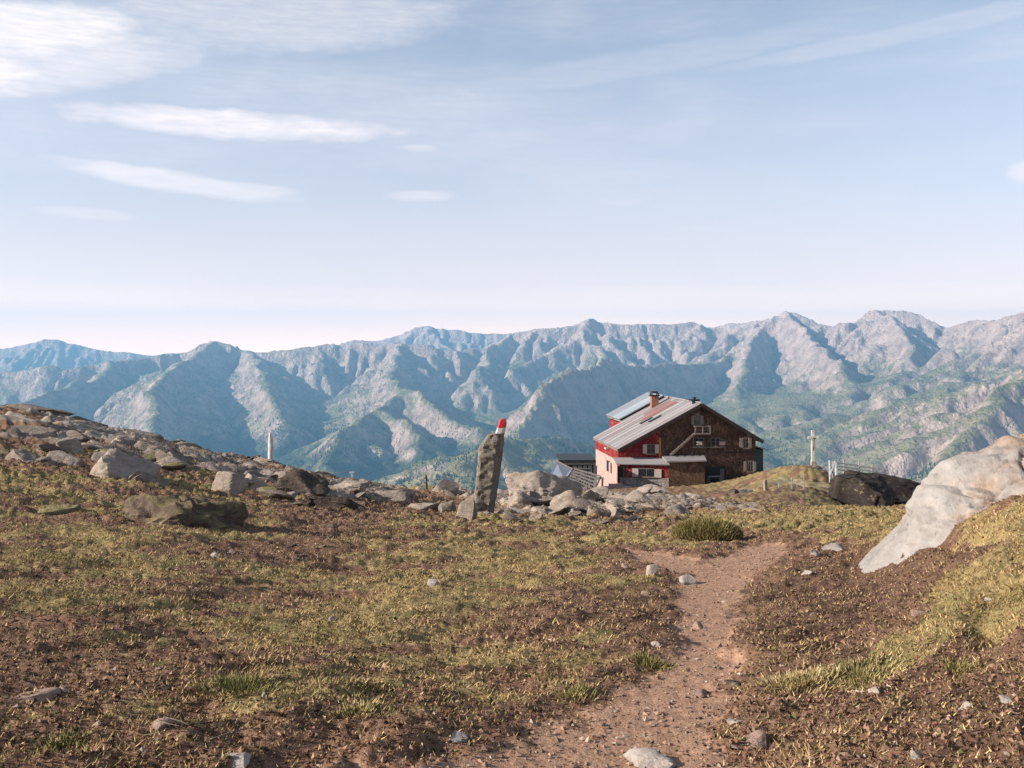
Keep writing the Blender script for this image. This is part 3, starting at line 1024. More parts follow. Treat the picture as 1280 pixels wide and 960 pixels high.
# px, row, w, h, seed, material, label, extras
LEFT = [
    (18, 524, 86, 15, 11, 'grey', 'layered grey slab on the skyline at the left edge of the hill', dict(strata=0.12, d=44, lean=(0, 8))),
    (66, 533, 50, 13, 12, 'grey', 'thin tilted slab on the skyline left of the dark round boulder', dict(strata=0.1, d=44, lean=(0, 9))),
    (100, 536, 42, 15, 13, 'dark', 'dark round boulder standing up on the left skyline', dict(d=44, cuts=5)),
    (32, 546, 60, 12, 14, 'grey', 'low broken ledge just under the left skyline slab', dict(strata=0.1, lean=(0, 6))),
    (20, 575, 74, 15, 15, 'grey', 'long low ledge cut by the left picture edge', dict(strata=0.12, lean=(0, 4))),
    (84, 563, 34, 20, 16, 'pale', 'upright pale block with a dark right side above the ledges', dict(yaw=20)),
    (78, 579, 52, 15, 17, 'pale', 'pale broad slab below the upright pale block', dict(strata=0.1, lean=(0, 7))),
    (140, 596, 98, 40, 18, 'pale', 'largest pale boulder on the left hillside with a dark cleft', dict(sub=5, cuts=7, rough=0.09, yaw=-15)),
    (180, 602, 46, 20, 19, 'grey', 'small grey rock leaning against the largest pale boulder', dict(yaw=30)),
    (128, 568, 60, 19, 20, 'turfy', 'turf topped ledge behind the largest pale boulder', dict(strata=0.12)),
    (168, 556, 64, 22, 21, 'grey', 'broken grey crag on the skyline above the largest pale boulder', dict(strata=0.15, d=44, lean=(0, 12))),
    (205, 562, 36, 13, 22, 'dark', 'dark low rock on the skyline right of the broken crag', dict(d=44, lean=(0, 10))),
    (232, 570, 34, 12, 23, 'grey', 'little pointed rock on the falling skyline', dict(d=44, lean=(0, 12))),
    (218, 584, 62, 14, 24, 'pale', 'long flat pale slab in the middle of the left hillside', dict(strata=0.08, lean=(0, 6))),
    (258, 590, 52, 11, 25, 'pale', 'second flat pale slab stepping down from the long one', dict(strata=0.08, lean=(0, 8))),
    (276, 613, 46, 30, 26, 'pale', 'wedge shaped boulder pale on the left and dark on the right', dict(yaw=35, cuts=7)),
    (314, 611, 44, 22, 27, 'pale', 'smooth pale slab right of the wedge shaped boulder', dict(lean=(0, 10))),
    (186, 652, 170, 32, 28, 'heath', 'wide dark stony mound in the middle of the left slope', dict(sub=5, rough=0.16, cuts=4, sink=0.68, depth=0.7)),
    (55, 640, 56, 14, 29, 'turfy', 'low turfy stone bump left of the dark stony mound', dict(sink=0.5)),
    (364, 614, 74, 32, 30, 'dark', 'big dark rounded boulder below the thin standing slab', dict(sub=5, cuts=14, lean=(0, 20), rough=0.08, strata=0.25)),  # dark rock colour stands in for the shade on its right side
    (330, 590, 50, 13, 31, 'grey', 'flat grey rock at the foot of the thin standing slab', dict(strata=0.1, d=40, lean=(0, 8))),
    (428, 640, 104, 26, 32, 'dark', 'broad dark turf edge rock below the post', dict(rough=0.12, sink=0.5, depth=0.6, lean=(0, 10))),
    (432, 612, 46, 10, 33, 'pale', 'flat pale slabs lying at the foot of the short white post', dict(strata=0.06)),
    (395, 604, 40, 10, 34, 'grey', 'small grey ledge on the skyline between slab and post', dict(strata=0.08, d=44)),
    (490, 627, 56, 12, 35, 'grey', 'low grey ledge left of the pale tilted block', dict(strata=0.1)),
    (524, 638, 42, 17, 36, 'pale', 'pale tilted block in front of the thin dark pole', dict(lean=(0, 12), yaw=15)),
    (470, 618, 40, 8, 37, 'pale', 'thin pale slab on the crest right of the short white post', dict(strata=0.06)),
]
for (px, row, w, h, sd_, mat, lab, kw) in LEFT:
    put_rock('boulder' if h > 18 else 'flat_rock', px, row, w * 1.15, h * 0.72, sd_, mat, lab, HILL, **kw)

CENTRE = 'rocks of the outcrop between the marker stone and the hut'
MID = [
    (583, 648, 42, 32, 51, 'grey', 'jagged grey rock against the left foot of the marker stone', dict(rough=0.1)),
    (560, 641, 30, 15, 52, 'grey', 'small grey rock at the left end of the central outcrop', dict()),
    (672, 622, 118, 34, 53, 'pale', 'long pale whaleback rock crowning the central outcrop', dict(sub=5, cuts=10, depth=0.5, rough=0.10, strata=0.28, d=44, zrow=624)),
    (640, 640, 54, 26, 54, 'pale', 'pale block right beside the marker stone', dict(strata=0.2, d=30, zrow=641)),
    (668, 638, 60, 22, 55, 'grey', 'mossy grey block under the whaleback rock', dict(strata=0.2, d=33, zrow=638)),
    (706, 640, 36, 33, 56, 'pale', 'pointed pale slab leaning with a black hollow under it', dict(lean=(10, 28), yaw=-25, depth=0.45, cuts=6, sink=0.2, d=30, zrow=641)),
    (738, 640, 50, 24, 57, 'dark', 'dark angular rock in the hollow right of the pointed slab', dict(d=33, zrow=640)),
    (735, 632, 34, 14, 58, 'pale', 'small square pale stone under the timber rack', dict(d=38, zrow=634)),
    (650, 652, 92, 15, 59, 'pale', 'flat pale slab right in front of the pale block', dict(strata=0.12, depth=0.7, d=25, zrow=654)),
    (712, 656, 66, 17, 60, 'grey', 'cracked slab in front of the pointed pale slab', dict(strata=0.12, d=25, zrow=657)),
    (770, 656, 74, 22, 61, 'pale', 'broad smooth pale slab at the right end of the outcrop', dict(strata=0.2, d=25, zrow=657)),
    (800, 642, 70, 14, 62, 'grey', 'layered grey ledge behind the broad smooth slab', dict(strata=0.15, d=33, zrow=643)),
    (846, 648, 56, 16, 63, 'grey', 'dark cracked ledge left of the grassy hummock', dict(strata=0.12, d=27, zrow=649)),
    (780, 632, 60, 10, 64, 'pale', 'low pale ledge below the red porch', dict(strata=0.12, d=50, zrow=632)),
    (850, 630, 70, 9, 65, 'pale', 'low pale ledge below the wooden annex', dict(strata=0.1, d=55, zrow=630)),
    (933, 621, 30, 9, 66, 'white', 'flat white stone right of the hut yard', dict(d=78)),
    (915, 625, 20, 7, 67, 'dark', 'small dark stone next to the flat white one', dict(d=74)),
    (900, 638, 60, 9, 68, 'grey', 'low grey ledge above the grassy hummock', dict(strata=0.1, d=36, zrow=639)),
    (960, 640, 50, 7, 69, 'pale', 'thin pale ledge at the foot of the cross knoll', dict(strata=0.1, d=40, zrow=641)),
    (690, 612, 50, 12, 70, 'grey', 'rough grey rock at the foot of the leaning sheet', dict(strata=0.2, d=60, zrow=613)),
    (740, 622, 44, 12, 71, 'pale', 'pale rock below the timber rack', dict(strata=0.2, d=60, zrow=622)),
    (820, 614, 60, 8, 72, 'pale', 'row of pale rubble along the edge of the hut yard', dict(strata=0.12, d=84, zrow=616)),
    (600, 652, 40, 9, 73, 'pale', 'little pale stone at the front foot of the marker stone', dict(d=21)),
]
for (px, row, w, h, sd_, mat, lab, kw) in MID:
    put_rock('boulder' if h > 18 else 'flat_rock', px, row, w, h, sd_, mat, lab, CENTRE, **kw)

# rubble filling the outcrop, alike and small
rr = np.random.RandomState(4)
RUB = [ico(2)]
rub_meshes = []
for k in range(6):
    q, f = rock_shape(300 + k, (0.5, 0.42, 0.26), 3, 9, 0.05)
    me = np_mesh('rubble_stone', q, f, True)
    me.set_sharp_from_angle(angle=R(38))
    rub_meshes.append(me)


RUBBLE = []
ANCHORS = []


def rubble(n, box, label, group, sizes, mats=('pale', 'grey', 'pale'), name='rubble_stone', dmin=2.5, zfix=None, seed=1):
    r_ = np.random.RandomState(seed)
    for k in range(n):
        px = box[0] + (box[2] - box[0]) * r_.rand()
        row = box[1] + (box[3] - box[1]) * r_.rand()
        d = zfix if zfix else ground_d(px, row, dmin)
        x = (px - CX) / FPX * d
        z = float(ground_base(np.array([x]), np.array([d]))[0])
        s = (sizes[0] + (sizes[1] - sizes[0]) * r_.rand() ** 2) / FPX * d
        me = rub_meshes[r_.randint(6)].copy()
        o = link(name, me, ROCK[mats[r_.randint(len(mats))]], None, (x, d, z + 0.02 * s), (r_.randn() * 0.2, r_.randn() * 0.2, r_.rand() * 6.28))
        o.scale = (s, s, s * (0.45 + 0.35 * r_.rand()))
        tag(o, label, 'stone', group)
        RUBBLE.append((o, px, row, s * FPX / d, o.data.materials[0].name))


rubble(20, (565, 622, 800, 656), 'small pale rubble stone among the slabs of the central outcrop', 'rubble of the central outcrop', (8, 22), seed=2)
rubble(26, (740, 612, 960, 645), 'small pale stone on the rough ground in front of the hut', 'stones before the hut', (6, 18), seed=3)
rubble(12, (0, 530, 330, 600), 'small grey stone between the slabs of the left hillside', 'small stones of the left hillside', (8, 20), ('grey', 'pale', 'dark'), seed=4)
rubble(20, (340, 600, 560, 640), 'small grey stone on the low crest left of the marker stone', 'small stones of the low crest', (7, 18), ('grey', 'pale'), seed=5)
rubble(16, (250, 655, 430, 705), 'small grey stone in the scree strip on the left slope', 'stones of the scree strip', (6, 14), ('grey', 'brown'), seed=6)

rubble(10, (0, 524, 120, 580), 'broken grey slab at the rocky top left of the hill', 'broken slabs at the top left', (24, 52), ('grey', 'pale', 'turfy'), 'broken_rock', seed=7)
rubble(10, (120, 545, 330, 610), 'broken pale slab around the largest pale boulder on the left', 'broken slabs around the largest boulder', (22, 50), ('pale', 'grey', 'turfy'), 'broken_rock', seed=8)
rubble(14, (330, 590, 570, 640), 'broken slab bedded in the low crest left of the marker stone', 'broken slabs of the low crest', (22, 46), ('pale', 'grey', 'turfy'), 'broken_rock', seed=9)
rubble(18, (620, 615, 860, 655), 'broken slab bedded in the central outcrop', 'broken slabs of the central outcrop', (22, 50), ('pale', 'pale', 'grey'), 'broken_rock', seed=10)

# say which stone is which by the named rock it lies nearest to
_short = {}
for (px, row, w, h, sd_, mat, lab, kw) in LEFT + MID:
    ANCHORS.append((px, row - h / 2, w, lab))
_adj = {'pale_rock': 'pale', 'grey_rock': 'grey', 'turfy_rock': 'mossy', 'dark_rock': 'dark', 'brown_stone': 'brown'}
_bins = {}
for (o, px, row, size, mname) in RUBBLE:
    best = min(ANCHORS, key=lambda a: math.hypot(max(abs(a[0] - px) - a[2] / 2, 0), (a[1] - row) * 1.6) + abs(a[0] - px) * 0.15)
    dx, dy = px - best[0], row - best[1]
    rel_ = ('right of' if dx > 0 else 'left of') if abs(dx) > best[2] * 0.45 else ('below' if dy > 0 else 'above')
    words_ = best[3].split()
    cut = next((i for i, w_ in enumerate(words_) if w_ in ('on', 'in', 'at', 'with', 'under', 'above', 'below', 'behind', 'of', 'between', 'stepping', 'standing', 'against', 'along', 'lying', 'crowning', 'cut', 'leaning', 'right', 'left', 'next', 'just', 'beside')), len(words_))
    name_ = ' '.join(words_[:max(cut, 2)])
    if sum(a[3].startswith(name_ + ' ') or a[3] == name_ for a in ANCHORS) > 1:
        name_ = ' '.join(words_[:9])
    key = ('larger' if size > 22 else 'small', _adj.get(mname, 'grey'), rel_, name_)
    _bins.setdefault(key, []).append((math.hypot(dx, dy), o))
for (sz_, col_, rel_, name_), lst in _bins.items():
    lst.sort(key=lambda t: t[0])
    for i, (_, o) in enumerate(lst):
        n_ = ['', 'second ', 'third ', 'fourth ', 'fifth ', 'sixth ', 'seventh ', 'eighth '][min(i, 7)]
        o['label'] = '%s%s %s stone %s the %s' % (n_, sz_, col_, rel_, name_)

# single stones lying in the turf and on the footpath
PATHST = 'loose stones on path and turf'
SINGLE = [
    (818, 719, 17, 14, 'white', 'white stone at the left edge of the footpath, beside the flatter white one'),
    (862, 731, 25, 10, 'white', 'flat greenish white stone lying in the middle of the footpath'),
    (782, 712, 15, 6, 'brown', 'small pinkish stone left of the two white path stones'),
    (806, 745, 12, 5, 'brown', 'small brown stone just left of the footpath bend'),
    (876, 786, 18, 7, 'brown', 'small brown stone lying in the narrow part of the footpath'),
    (818, 808, 14, 6, 'white', 'little pale stone at the left edge of the narrow footpath'),
    (920, 857, 26, 7, 'dark', 'dark flat stone at the right edge of the footpath'),
    (820, 962, 74, 12, 'white', 'large pale slab cut by the bottom edge on the footpath'),
    (946, 936, 52, 13, 'brown', 'grey brown slab lying on the footpath near the bottom edge'),
    (880, 872, 24, 6, 'brown', 'thin brown stone on the wide lower footpath'),
    (918, 904, 26, 6, 'white', 'thin pale stone above the grey brown slab on the footpath'),
    (570, 927, 30, 10, 'white', 'pinkish white stone beside the dark pit at the bottom'),
    (540, 734, 20, 8, 'white', 'white stone on the turf slope below the marker stone'),
    (416, 776, 14, 5, 'white', 'small white stone in the middle of the turf slope'),
    (36, 879, 56, 8, 'brown', 'long flat stone at the lower left edge'),
    (78, 864, 13, 6, 'white', 'small white stone above the long flat stone at the lower left'),
    (198, 912, 32, 12, 'brown', 'rounded brown stone beside the twigs at the lower left'),
    (195, 927, 16, 5, 'white', 'small pale stone below the rounded brown stone'),
    (265, 697, 16, 5, 'white', 'narrow white stone at the head of the scree strip'),
    (330, 873, 9, 7, 'white', 'tiny white stone beside the green grass patch'),
    (1044, 689, 36, 7, 'white', 'long pale slab in the green turf left of the great boulder'),
    (1020, 694, 13, 8, 'white', 'small pinkish stone at the left end of the long pale slab'),
    (1010, 718, 14, 4, 'white', 'thin pale stone beside the upper footpath'),
    (1096, 867, 15, 7, 'white', 'small pale stone below the straw grass on the right'),
    (1210, 887, 14, 7, 'white', 'white stone in dark soil at the lower right'),
    (1262, 878, 22, 6, 'white', 'flat pale stone at the right edge in dark soil'),
    (1150, 950, 22, 8, 'white', 'pale stone close to the bottom edge on the right'),
    (1240, 752, 14, 5, 'white', 'small stone at the edge of the dark hollow on the right bank'),
    (1150, 770, 18, 6, 'brown', 'brown stone in the dark bank under the great boulder'),
    (290, 958, 40, 8, 'white', 'pale pinkish stone at the bottom edge left of the middle'),
]
for k, (px, row, w, h, mat, lab) in enumerate(SINGLE):
    o = put_rock('stone', px, row, w, h, 400 + k, mat, lab, PATHST, sub=3, cuts=10, rough=0.06, sink=0.52, depth=0.9, yaw=(k * 47) % 90 - 45 if w < 30 else (k * 13) % 20 - 10, category='stone')


# ---- lofted stones: outline in the photo, true thickness
def loft(name, levels, d, mat, section, parent=None, rough=0.0, seed=1, n=40, sub=6, shape=3.0):
    """levels: (row, left px, right px) from top to foot; section(t, w) -> half depth"""
    rows = np.array([l[0] for l in levels], float)
    fine = np.linspace(rows[0], rows[-1], sub * len(levels))
    L = np.interp(fine, rows, [l[1] for l in levels])
    Rr = np.interp(fine, rows, [l[2] for l in levels])
    V, F = [], []
    k = FPX / d
    for i, r_ in enumerate(fine):
        cx, hw = (L[i] + Rr[i]) / 2, (Rr[i] - L[i]) / 2 / k
        dep = section((r_ - rows[0]) / (rows[-1] - rows[0]), hw)
        for j in range(n):
            a = 2 * math.pi * j / n
            ca, sa = math.cos(a), math.sin(a)
            e = 2.0 / shape
            V.append(((cx - CX) / k + hw * math.copysign(abs(ca) ** e, ca), dep * math.copysign(abs(sa) ** e, sa), -(r_ - HOR) / k))
    V = np.array(V)
    nr_ = len(fine)
    for i in range(nr_ - 1):
        for j in range(n):
            F.append((i * n + j, i * n + (j + 1) % n, (i + 1) * n + (j + 1) % n, (i + 1) * n + j))
    top = len(V)
    V = np.vstack([V, V[:n].mean(0) + np.array([0, 0, 0.2 / k]), V[-n:].mean(0)])
    for j in range(n):
        F.append((j, top, top, (j + 1) % n))
        F.append(((nr_ - 1) * n + j, (nr_ - 1) * n + (j + 1) % n, top + 1, top + 1))
    return V, F


def clean_mesh(name, V, F, sharp=40):
    bm = bmesh.new()
    vs_ = [bm.verts.new(tuple(v)) for v in V]
    for f in F:
        g = []
        for i in f:
            if vs_[i] not in g:
                g.append(vs_[i])
        if len(g) > 2:
            try:
                bm.faces.new(g)
            except ValueError:
                pass
    bmesh.ops.recalc_face_normals(bm, faces=bm.faces)
    for f in bm.faces:
        f.smooth = True
    me = bpy.data.meshes.new(name)
    bm.to_mesh(me)
    bm.free()
    me.set_sharp_from_angle(angle=R(sharp))
    return me


# the great pale boulder on the right
BD = 8.7
lv = [(540, 1330, 1420), (545, 1284, 1450), (552, 1266, 1470), (560, 1251, 1485), (567, 1238, 1495), (573, 1206, 1500), (582, 1186, 1505), (592, 1178, 1510), (606, 1164, 1515), (622, 1151, 1518), (640, 1143, 1520), (652, 1146, 1520), (664, 1141, 1520),
      (680, 1128, 1520), (700, 1112, 1520), (714, 1098, 1520), (724, 1088, 1520), (740, 1085, 1520), (800, 1085, 1520)]
V_, F_ = loft('great_boulder', lv, BD + 0.55, None, lambda t, w: 0.45 + 0.85 * min(1, t * 1.6), n=170, sub=14, shape=2.6)
c0 = np.array([V_[:, 0].mean(), 0, 0])
nr3 = V_ - np.array([2.0 * BD / 5.0 + 1.3, 0, V_[:, 2].mean()])
nr3 /= np.maximum(np.linalg.norm(nr3, axis=1), 1e-6)[:, None]
right = smoothstep(4.9, 5.4, V_[:, 0] - 0.58 * V_[:, 2])
cb_ = np.array([V_[:, 0].mean(), 0.0, V_[:, 2].mean()])
rsb = np.random.RandomState(12)
for _k in range(34):
    _n = np.array([-abs(rsb.randn()) * 0.9 - 0.1, -abs(rsb.randn()), rsb.randn() * 0.8 + 0.25])
    _n /= np.linalg.norm(_n)
    _pr = (V_ - cb_) @ _n
    _lim = np.quantile(_pr, 0.996) - (0.03 + 0.09 * rsb.rand())
    V_ = V_ - np.maximum(_pr - _lim, 0)[:, None] * _n * 0.96
disp = -0.05 * np.exp(-(noise3(V_ / 0.75, 41) / 0.035) ** 2) - 0.03 * np.exp(-(noise3(V_ * np.array([1, 1, 0.4]) / 0.4, 47) / 0.04) ** 2) + 0.05 * (np.abs(noise3(V_ / 0.55, 3)) - 0.25) + 0.025 * noise3(V_ / 0.22, 5) - 0.03 * np.clip(0.12 - np.abs(noise3(V_ / 0.5, 31)), 0, 1) / 0.12 + 0.010 * noise3(V_ / 0.08, 8) + right * (0.12 * (np.abs(noise3(V_ / 0.5, 21)) - 0.3) + 0.06 * noise3(V_ / 0.18, 23))
V_ = V_ + nr3 * disp[:, None]
great = link('great_boulder', clean_mesh('great_boulder', V_, F_, 50), None, None, (0, BD + 0.55, 0), None)
bmx = NT('great_boulder_rock', 0.9, 0.15)
bp = bmx.coord('Object')
ba = bmx.noise(1.6, 6, 0.65, bp)
bb_ = bmx.noise(9.0, 6, 0.7, bp)
bs = bmx.noise(3.2, 5, 0.6, bp, stretch=(2.2, 1.0, 0.5))
bf = bmx.math('ADD', bmx.math('MULTIPLY', ba, 0.4), bmx.math('ADD', bmx.math('MULTIPLY', bb_, 0.3), bmx.math('MULTIPLY', bs, 0.3)))
bc = bmx.ramp(bf, [(0.32, (0.120, 0.102, 0.092)), (0.42, (0.205, 0.186, 0.173)), (0.58, (0.29, 0.27, 0.255))])
bx_ = bmx.n('ShaderNodeSeparateXYZ')
bmx.l(bp, bx_.inputs[0])
earth = bmx.maprange(bmx.math('ADD', bmx.math('SUBTRACT', bx_.outputs[0], bmx.math('MULTIPLY', bx_.outputs[2], 0.58)), bmx.math('MULTIPLY', bmx.math('SUBTRACT', ba, 0.5), 2.6)), 4.8, 5.3)
bc = bmx.mix(bmx.math('MULTIPLY', earth, 0.8), bc, bmx.ramp(bb_, [(0.3, (0.13, 0.085, 0.06)), (0.7, (0.38, 0.27, 0.20))]))
_cv = bmx.n('ShaderNodeTexVoronoi', feature='DISTANCE_TO_EDGE')
_cv.inputs['Scale'].default_value = 0.9
_mp = bmx.n('ShaderNodeMapping')
_mp.inputs['Rotation'].default_value = (0.3, 0.5, 0.2)
_mp.inputs['Scale'].default_value = (1.6, 1.0, 0.55)
_dd = bmx.n('ShaderNodeVectorMath', operation='ADD')
_nn = bmx.n('ShaderNodeTexNoise')
_nn.inputs['Scale'].default_value = 2.5
_nn.inputs['Detail'].default_value = 6
bmx.l(bp, _nn.inputs['Vector'])
bmx.l(bp, _dd.inputs[0])
bmx.l(_nn.outputs['Color'], _dd.inputs[1])
bmx.l(_dd.outputs[0], _mp.inputs['Vector'])
bmx.l(_mp.outputs[0], _cv.inputs['Vector'])
crack = bmx.maprange(_cv.outputs['Distance'], 0.0, 0.022, 1.0, 0.0)
bc = bmx.mix(bmx.math('MULTIPLY', crack, 0.0), bc, (0.045, 0.035, 0.03))
spots = bmx.maprange(bmx.noise(14.0, 4, 0.7, bp), 0.60, 0.70)
bc = bmx.mix(bmx.math('MULTIPLY', spots, 0.55), bc, (0.10, 0.09, 0.08))
bmx.color(bc)
bmx.bump(bmx.math('ADD', ba, bmx.math('ADD', bmx.math('MULTIPLY', bb_, 0.5), bs)), 0.8, 0.04)
great.data.materials.append(bmx.m)
tag(great, 'great smooth pale boulder sloping down at the right edge', 'boulder')
put_rock('boulder', 1198, 582, 26, 14, 77, 'brown', 'small brown block sitting behind the crest of the great pale boulder', None, d=12.2, zrow=584, sub=3)

# marker stone with its painted tip
SD = 22.0
mst = stone_material('marker_stone_rock', (0.055, 0.047, 0.040), (0.15, 0.128, 0.108), (0.30, 0.26, 0.22), 0.55, 2.4)
marker = bpy.data.objects.new('standing_stone', None)
COL.objects.link(marker)
k_ = FPX / SD
mx, mz = (604 - CX) / k_, -(648 - HOR) / k_
marker.location = (mx, SD, mz)
tag(marker, 'tall grey standing stone with a red and white painted tip', 'standing stone')


def slab(levels, split, depth, seed, rough, close_top=True):
    """four sided leaning slab; split: where the front right edge stands (0..1)"""
    rows = np.array([l[0] for l in levels], float)
    fine = np.linspace(rows[0], rows[-1], max(4, int((rows[-1] - rows[0]) / 1.2)))
    V, F = [], []
    prof = [(0.0, 0.05), (0.04, -0.42), (0.14, -0.52), (split - 0.05, -0.50), (split, -0.42), (0.97, 0.30), (1.0, 0.42), (0.92, 0.52), (0.30, 0.52), (0.06, 0.45)]
    ring = []
    for a, b in zip(prof, prof[1:] + prof[:1]):
        for t in np.linspace(0, 1, 6, endpoint=False):
            ring.append((a[0] + (b[0] - a[0]) * t, a[1] + (b[1] - a[1]) * t))
    n = len(ring)
    for r_ in fine:
        L = np.interp(r_, rows, [l[1] for l in levels])
        Q = np.interp(r_, rows, [l[2] for l in levels])
        for u, v in ring:
            V.append(((L + (Q - L) * u - CX) / k_ - mx, v * depth, -(r_ - HOR) / k_ - mz))
    V = np.array(V)
    amp = rough * (noise3(V / 0.22, seed) + 0.6 * noise3(V / 0.07, seed + 4) + 0.35 * noise3(V / 0.03, seed + 6))
    V[:, 1] += amp
    V[:, 0] += 0.5 * rough * noise3(V / 0.12, seed + 9)
    for i in range(len(fine) - 1):
        for j in range(n):
            F.append((i * n + j, i * n + (j + 1) % n, (i + 1) * n + (j + 1) % n, (i + 1) * n + j))
    t0 = len(V)
    V = np.vstack([V, V[:n].mean(0), V[-n:].mean(0)])
    for j in range(n):
        F.append((j, t0, (j + 1) % n))
        F.append(((len(fine) - 1) * n + j, (len(fine) - 1) * n + (j + 1) % n, t0 + 1))
    return V, F


body = [(541, 619, 630.5), (543, 610, 630.5), (548, 606, 630), (560, 598, 629), (575, 597, 627.5), (600, 595, 624), (620, 593, 621), (640, 590, 618), (665, 588, 616)]
V_, F_ = slab(body, 0.74, 0.46, 5, 0.038)
link('stone_body', clean_mesh('stone_body', V_, F_, 35), mst, marker)
band = [(534.5, 621.6, 632.2), (538, 620.6, 631.6), (541.6, 619.2, 631.0)]
V_, F_ = slab(band, 0.72, 0.30, 6, 0.006)
pw = NT('white_paint', 0.7, 0.3)
pw.color(pw.ramp(pw.noise(18, 5, 0.7), [(0.36, (0.20, 0.18, 0.16)), (0.44, (0.48, 0.46, 0.44)), (0.6, (0.62, 0.61, 0.60))]))
link('white_band', clean_mesh('white_band', V_, F_, 35), pw.m, marker)
tipl = [(523.6, 626.5, 630.5), (524.6, 625.2, 632.2), (527, 623.8, 633.4), (531, 622.6, 633.2), (534.6, 621.5, 632.3)]
V_, F_ = slab(tipl, 0.72, 0.28, 7, 0.006)
pr = NT('red_paint', 0.6, 0.35)
pr.color(pr.ramp(pr.noise(14, 5, 0.7), [(0.34, (0.16, 0.05, 0.04)), (0.42, (0.36, 0.014, 0.018)), (0.65, (0.60, 0.024, 0.03))]))
link('red_tip', clean_mesh('red_tip', V_, F_, 35), pr.m, marker)

# thin standing slab on the left crest
SD2 = 44.0
k2 = FPX / SD2
lv = [(541, 336.3, 339.2), (545, 335.8, 340.2), (552, 335.2, 341), (560, 335.2, 342), (562, 335.5, 341.4), (570, 335, 341.4), (584, 334.6, 341.6)]
V_, F_ = loft('thin', lv, SD2, None, lambda t, w: 0.10, n=20, sub=5, shape=2.2)
V_[:, 1] += 0.02 * noise3(V_ / 0.2, 4)
V_[:, 0] += 0.02 * noise3(V_ / 0.15, 8)
o = link('standing_stone', clean_mesh('standing_stone', V_, F_), stone_material('white_slab_rock', (0.36, 0.33, 0.31), (0.52, 0.49, 0.47), (0.64, 0.61, 0.59), 0.1, 3.0), None, (0, SD2, 0))
tag(o, 'thin white standing slab on the left crest against the valley', 'standing stone')

# small upright stone right of the yard
o = put_rock('boundary_stone', 957, 622, 6, 14, 79, 'pale', 'small upright stone beside the wire fence below the cross knoll', None, d=78, sub=3, cuts=5, sink=0.2, depth=0.6, category='stone')

# crag under the rail fence, its shade painted into the near-black colour
q, f = rock_shape(88, (4.1, 3.4, 2.4), 5, 14, 0.09, 0.45, flat_top=(0.08, 0.1, 1))
me = np_mesh('crag', q, f)
me.set_sharp_from_angle(angle=R(36))
pc = P(1093, 618, 87)
o = link('crag', me, ROCK['black'], None, pc, (0, R(9), R(12)))
tag(o, 'black shadowed crag under the rail fence right of the cross', 'rock')
q, f = rock_shape(89, (3.4, 3.0, 1.6), 5, 14, 0.09, 0.35, flat_top=(-0.1, 0.1, 1))
me = np_mesh('crag', q, f)
o = link('crag', me, ROCK['black'], None, P(1062, 616, 82), (0, R(4), R(-20)))
tag(o, 'low dark crag hanging over the turf below the cross', 'rock')
q, f = rock_shape(90, (5.0, 3.5, 1.5), 5, 8, 0.09, 0.3)
me = np_mesh('turf_ledge', q, f)
o = link('turf_ledge', me, ROCK['turfy'], None, P(1012, 619, 86), (0, R(4), R(10)))
tag(o, 'turf covered stepped ledge below the wayside cross', 'rock')

# ================================================================== the mountain hut
TH = R(5.5)
HD = 104.0
HO = P(875, 607, HD)                       # foot of the gable under the ridge
HX = Vector((math.cos(TH), math.sin(TH), 0))
HY = Vector((-math.sin(TH), math.cos(TH), 0))
hut = bpy.data.objects.new('mountain_hut', None)
COL.objects.link(hut)
hut.location = HO
hut.rotation_euler = (0, 0, TH)
tag(hut, 'large dark shingled mountain hut with grey metal roof and red painted porch', 'hut')


def W(px, row, y=0.0):
    """hut coordinates (x, z) of a photo pixel on the plane y metres behind the gable"""
    ray = Vector(((px - CX) / FPX, 1.0, -(row - HOR) / FPX))
    t = (HO.dot(HY) + y) / ray.dot(HY)
    p = ray * t - HO
    return p.dot(HX), p.z


def mesh_of(name, V, F, smooth=False):
    me = bpy.data.meshes.new(name)
    me.from_pydata([tuple(v) for v in V], [], F)
    bm = bmesh.new()
    bm.from_mesh(me)
    bmesh.ops.recalc_face_normals(bm, faces=bm.faces)
    bm.to_mesh(me)
    bm.free()
    return me


def box_mesh(name, x0, x1, y0, y1, z0, z1):
    V = [(x, y, z) for z in (z0, z1) for y in (y0, y1) for x in (x0, x1)]
    return mesh_of(name, V, [(0, 2, 3, 1), (4, 5, 7, 6), (0, 1, 5, 4), (2, 6, 7, 3), (0, 4, 6, 2), (1, 3, 7, 5)])


def hbox(name, x0, x1, y0, y1, z0, z1, mat, parent=None, label=None):
    o = link(name, box_mesh(name, x0, x1, y0, y1, z0, z1), mat, parent or hut)
    if label:
        o['label'] = label
    return o


def prism(name, poly, y0, y1, mat, parent=None):
    """polygon in the x-z plane, extruded in y"""
    n = len(poly)
    V = [(x, y0, z) for x, z in poly] + [(x, y1, z) for x, z in poly]
    F = [tuple(range(n)), tuple(range(2 * n - 1, n - 1, -1))] + [(i, (i + 1) % n, n + (i + 1) % n, n + i) for i in range(n)]
    return link(name, mesh_of(name, V, F), mat, parent or hut)


def solid(name, V, F, mat, parent=None):
    return link(name, mesh_of(name, V, F), mat, parent or hut)


def slab_quad(name, a, b, c, d, t, mat, parent=None):
    """thick sheet on four corners (counter-clockwise seen from outside)"""
    a, b, c, d = map(Vector, (a, b, c, d))
    n = (b - a).cross(d - a).normalized() * t
    V = [a, b, c, d, a - n, b - n, c - n, d - n]
    return solid(name, V, [(0, 1, 2, 3), (7, 6, 5, 4), (0, 4, 5, 1), (1, 5, 6, 2), (2, 6, 7, 3), (3, 7, 4, 0)], mat, parent)


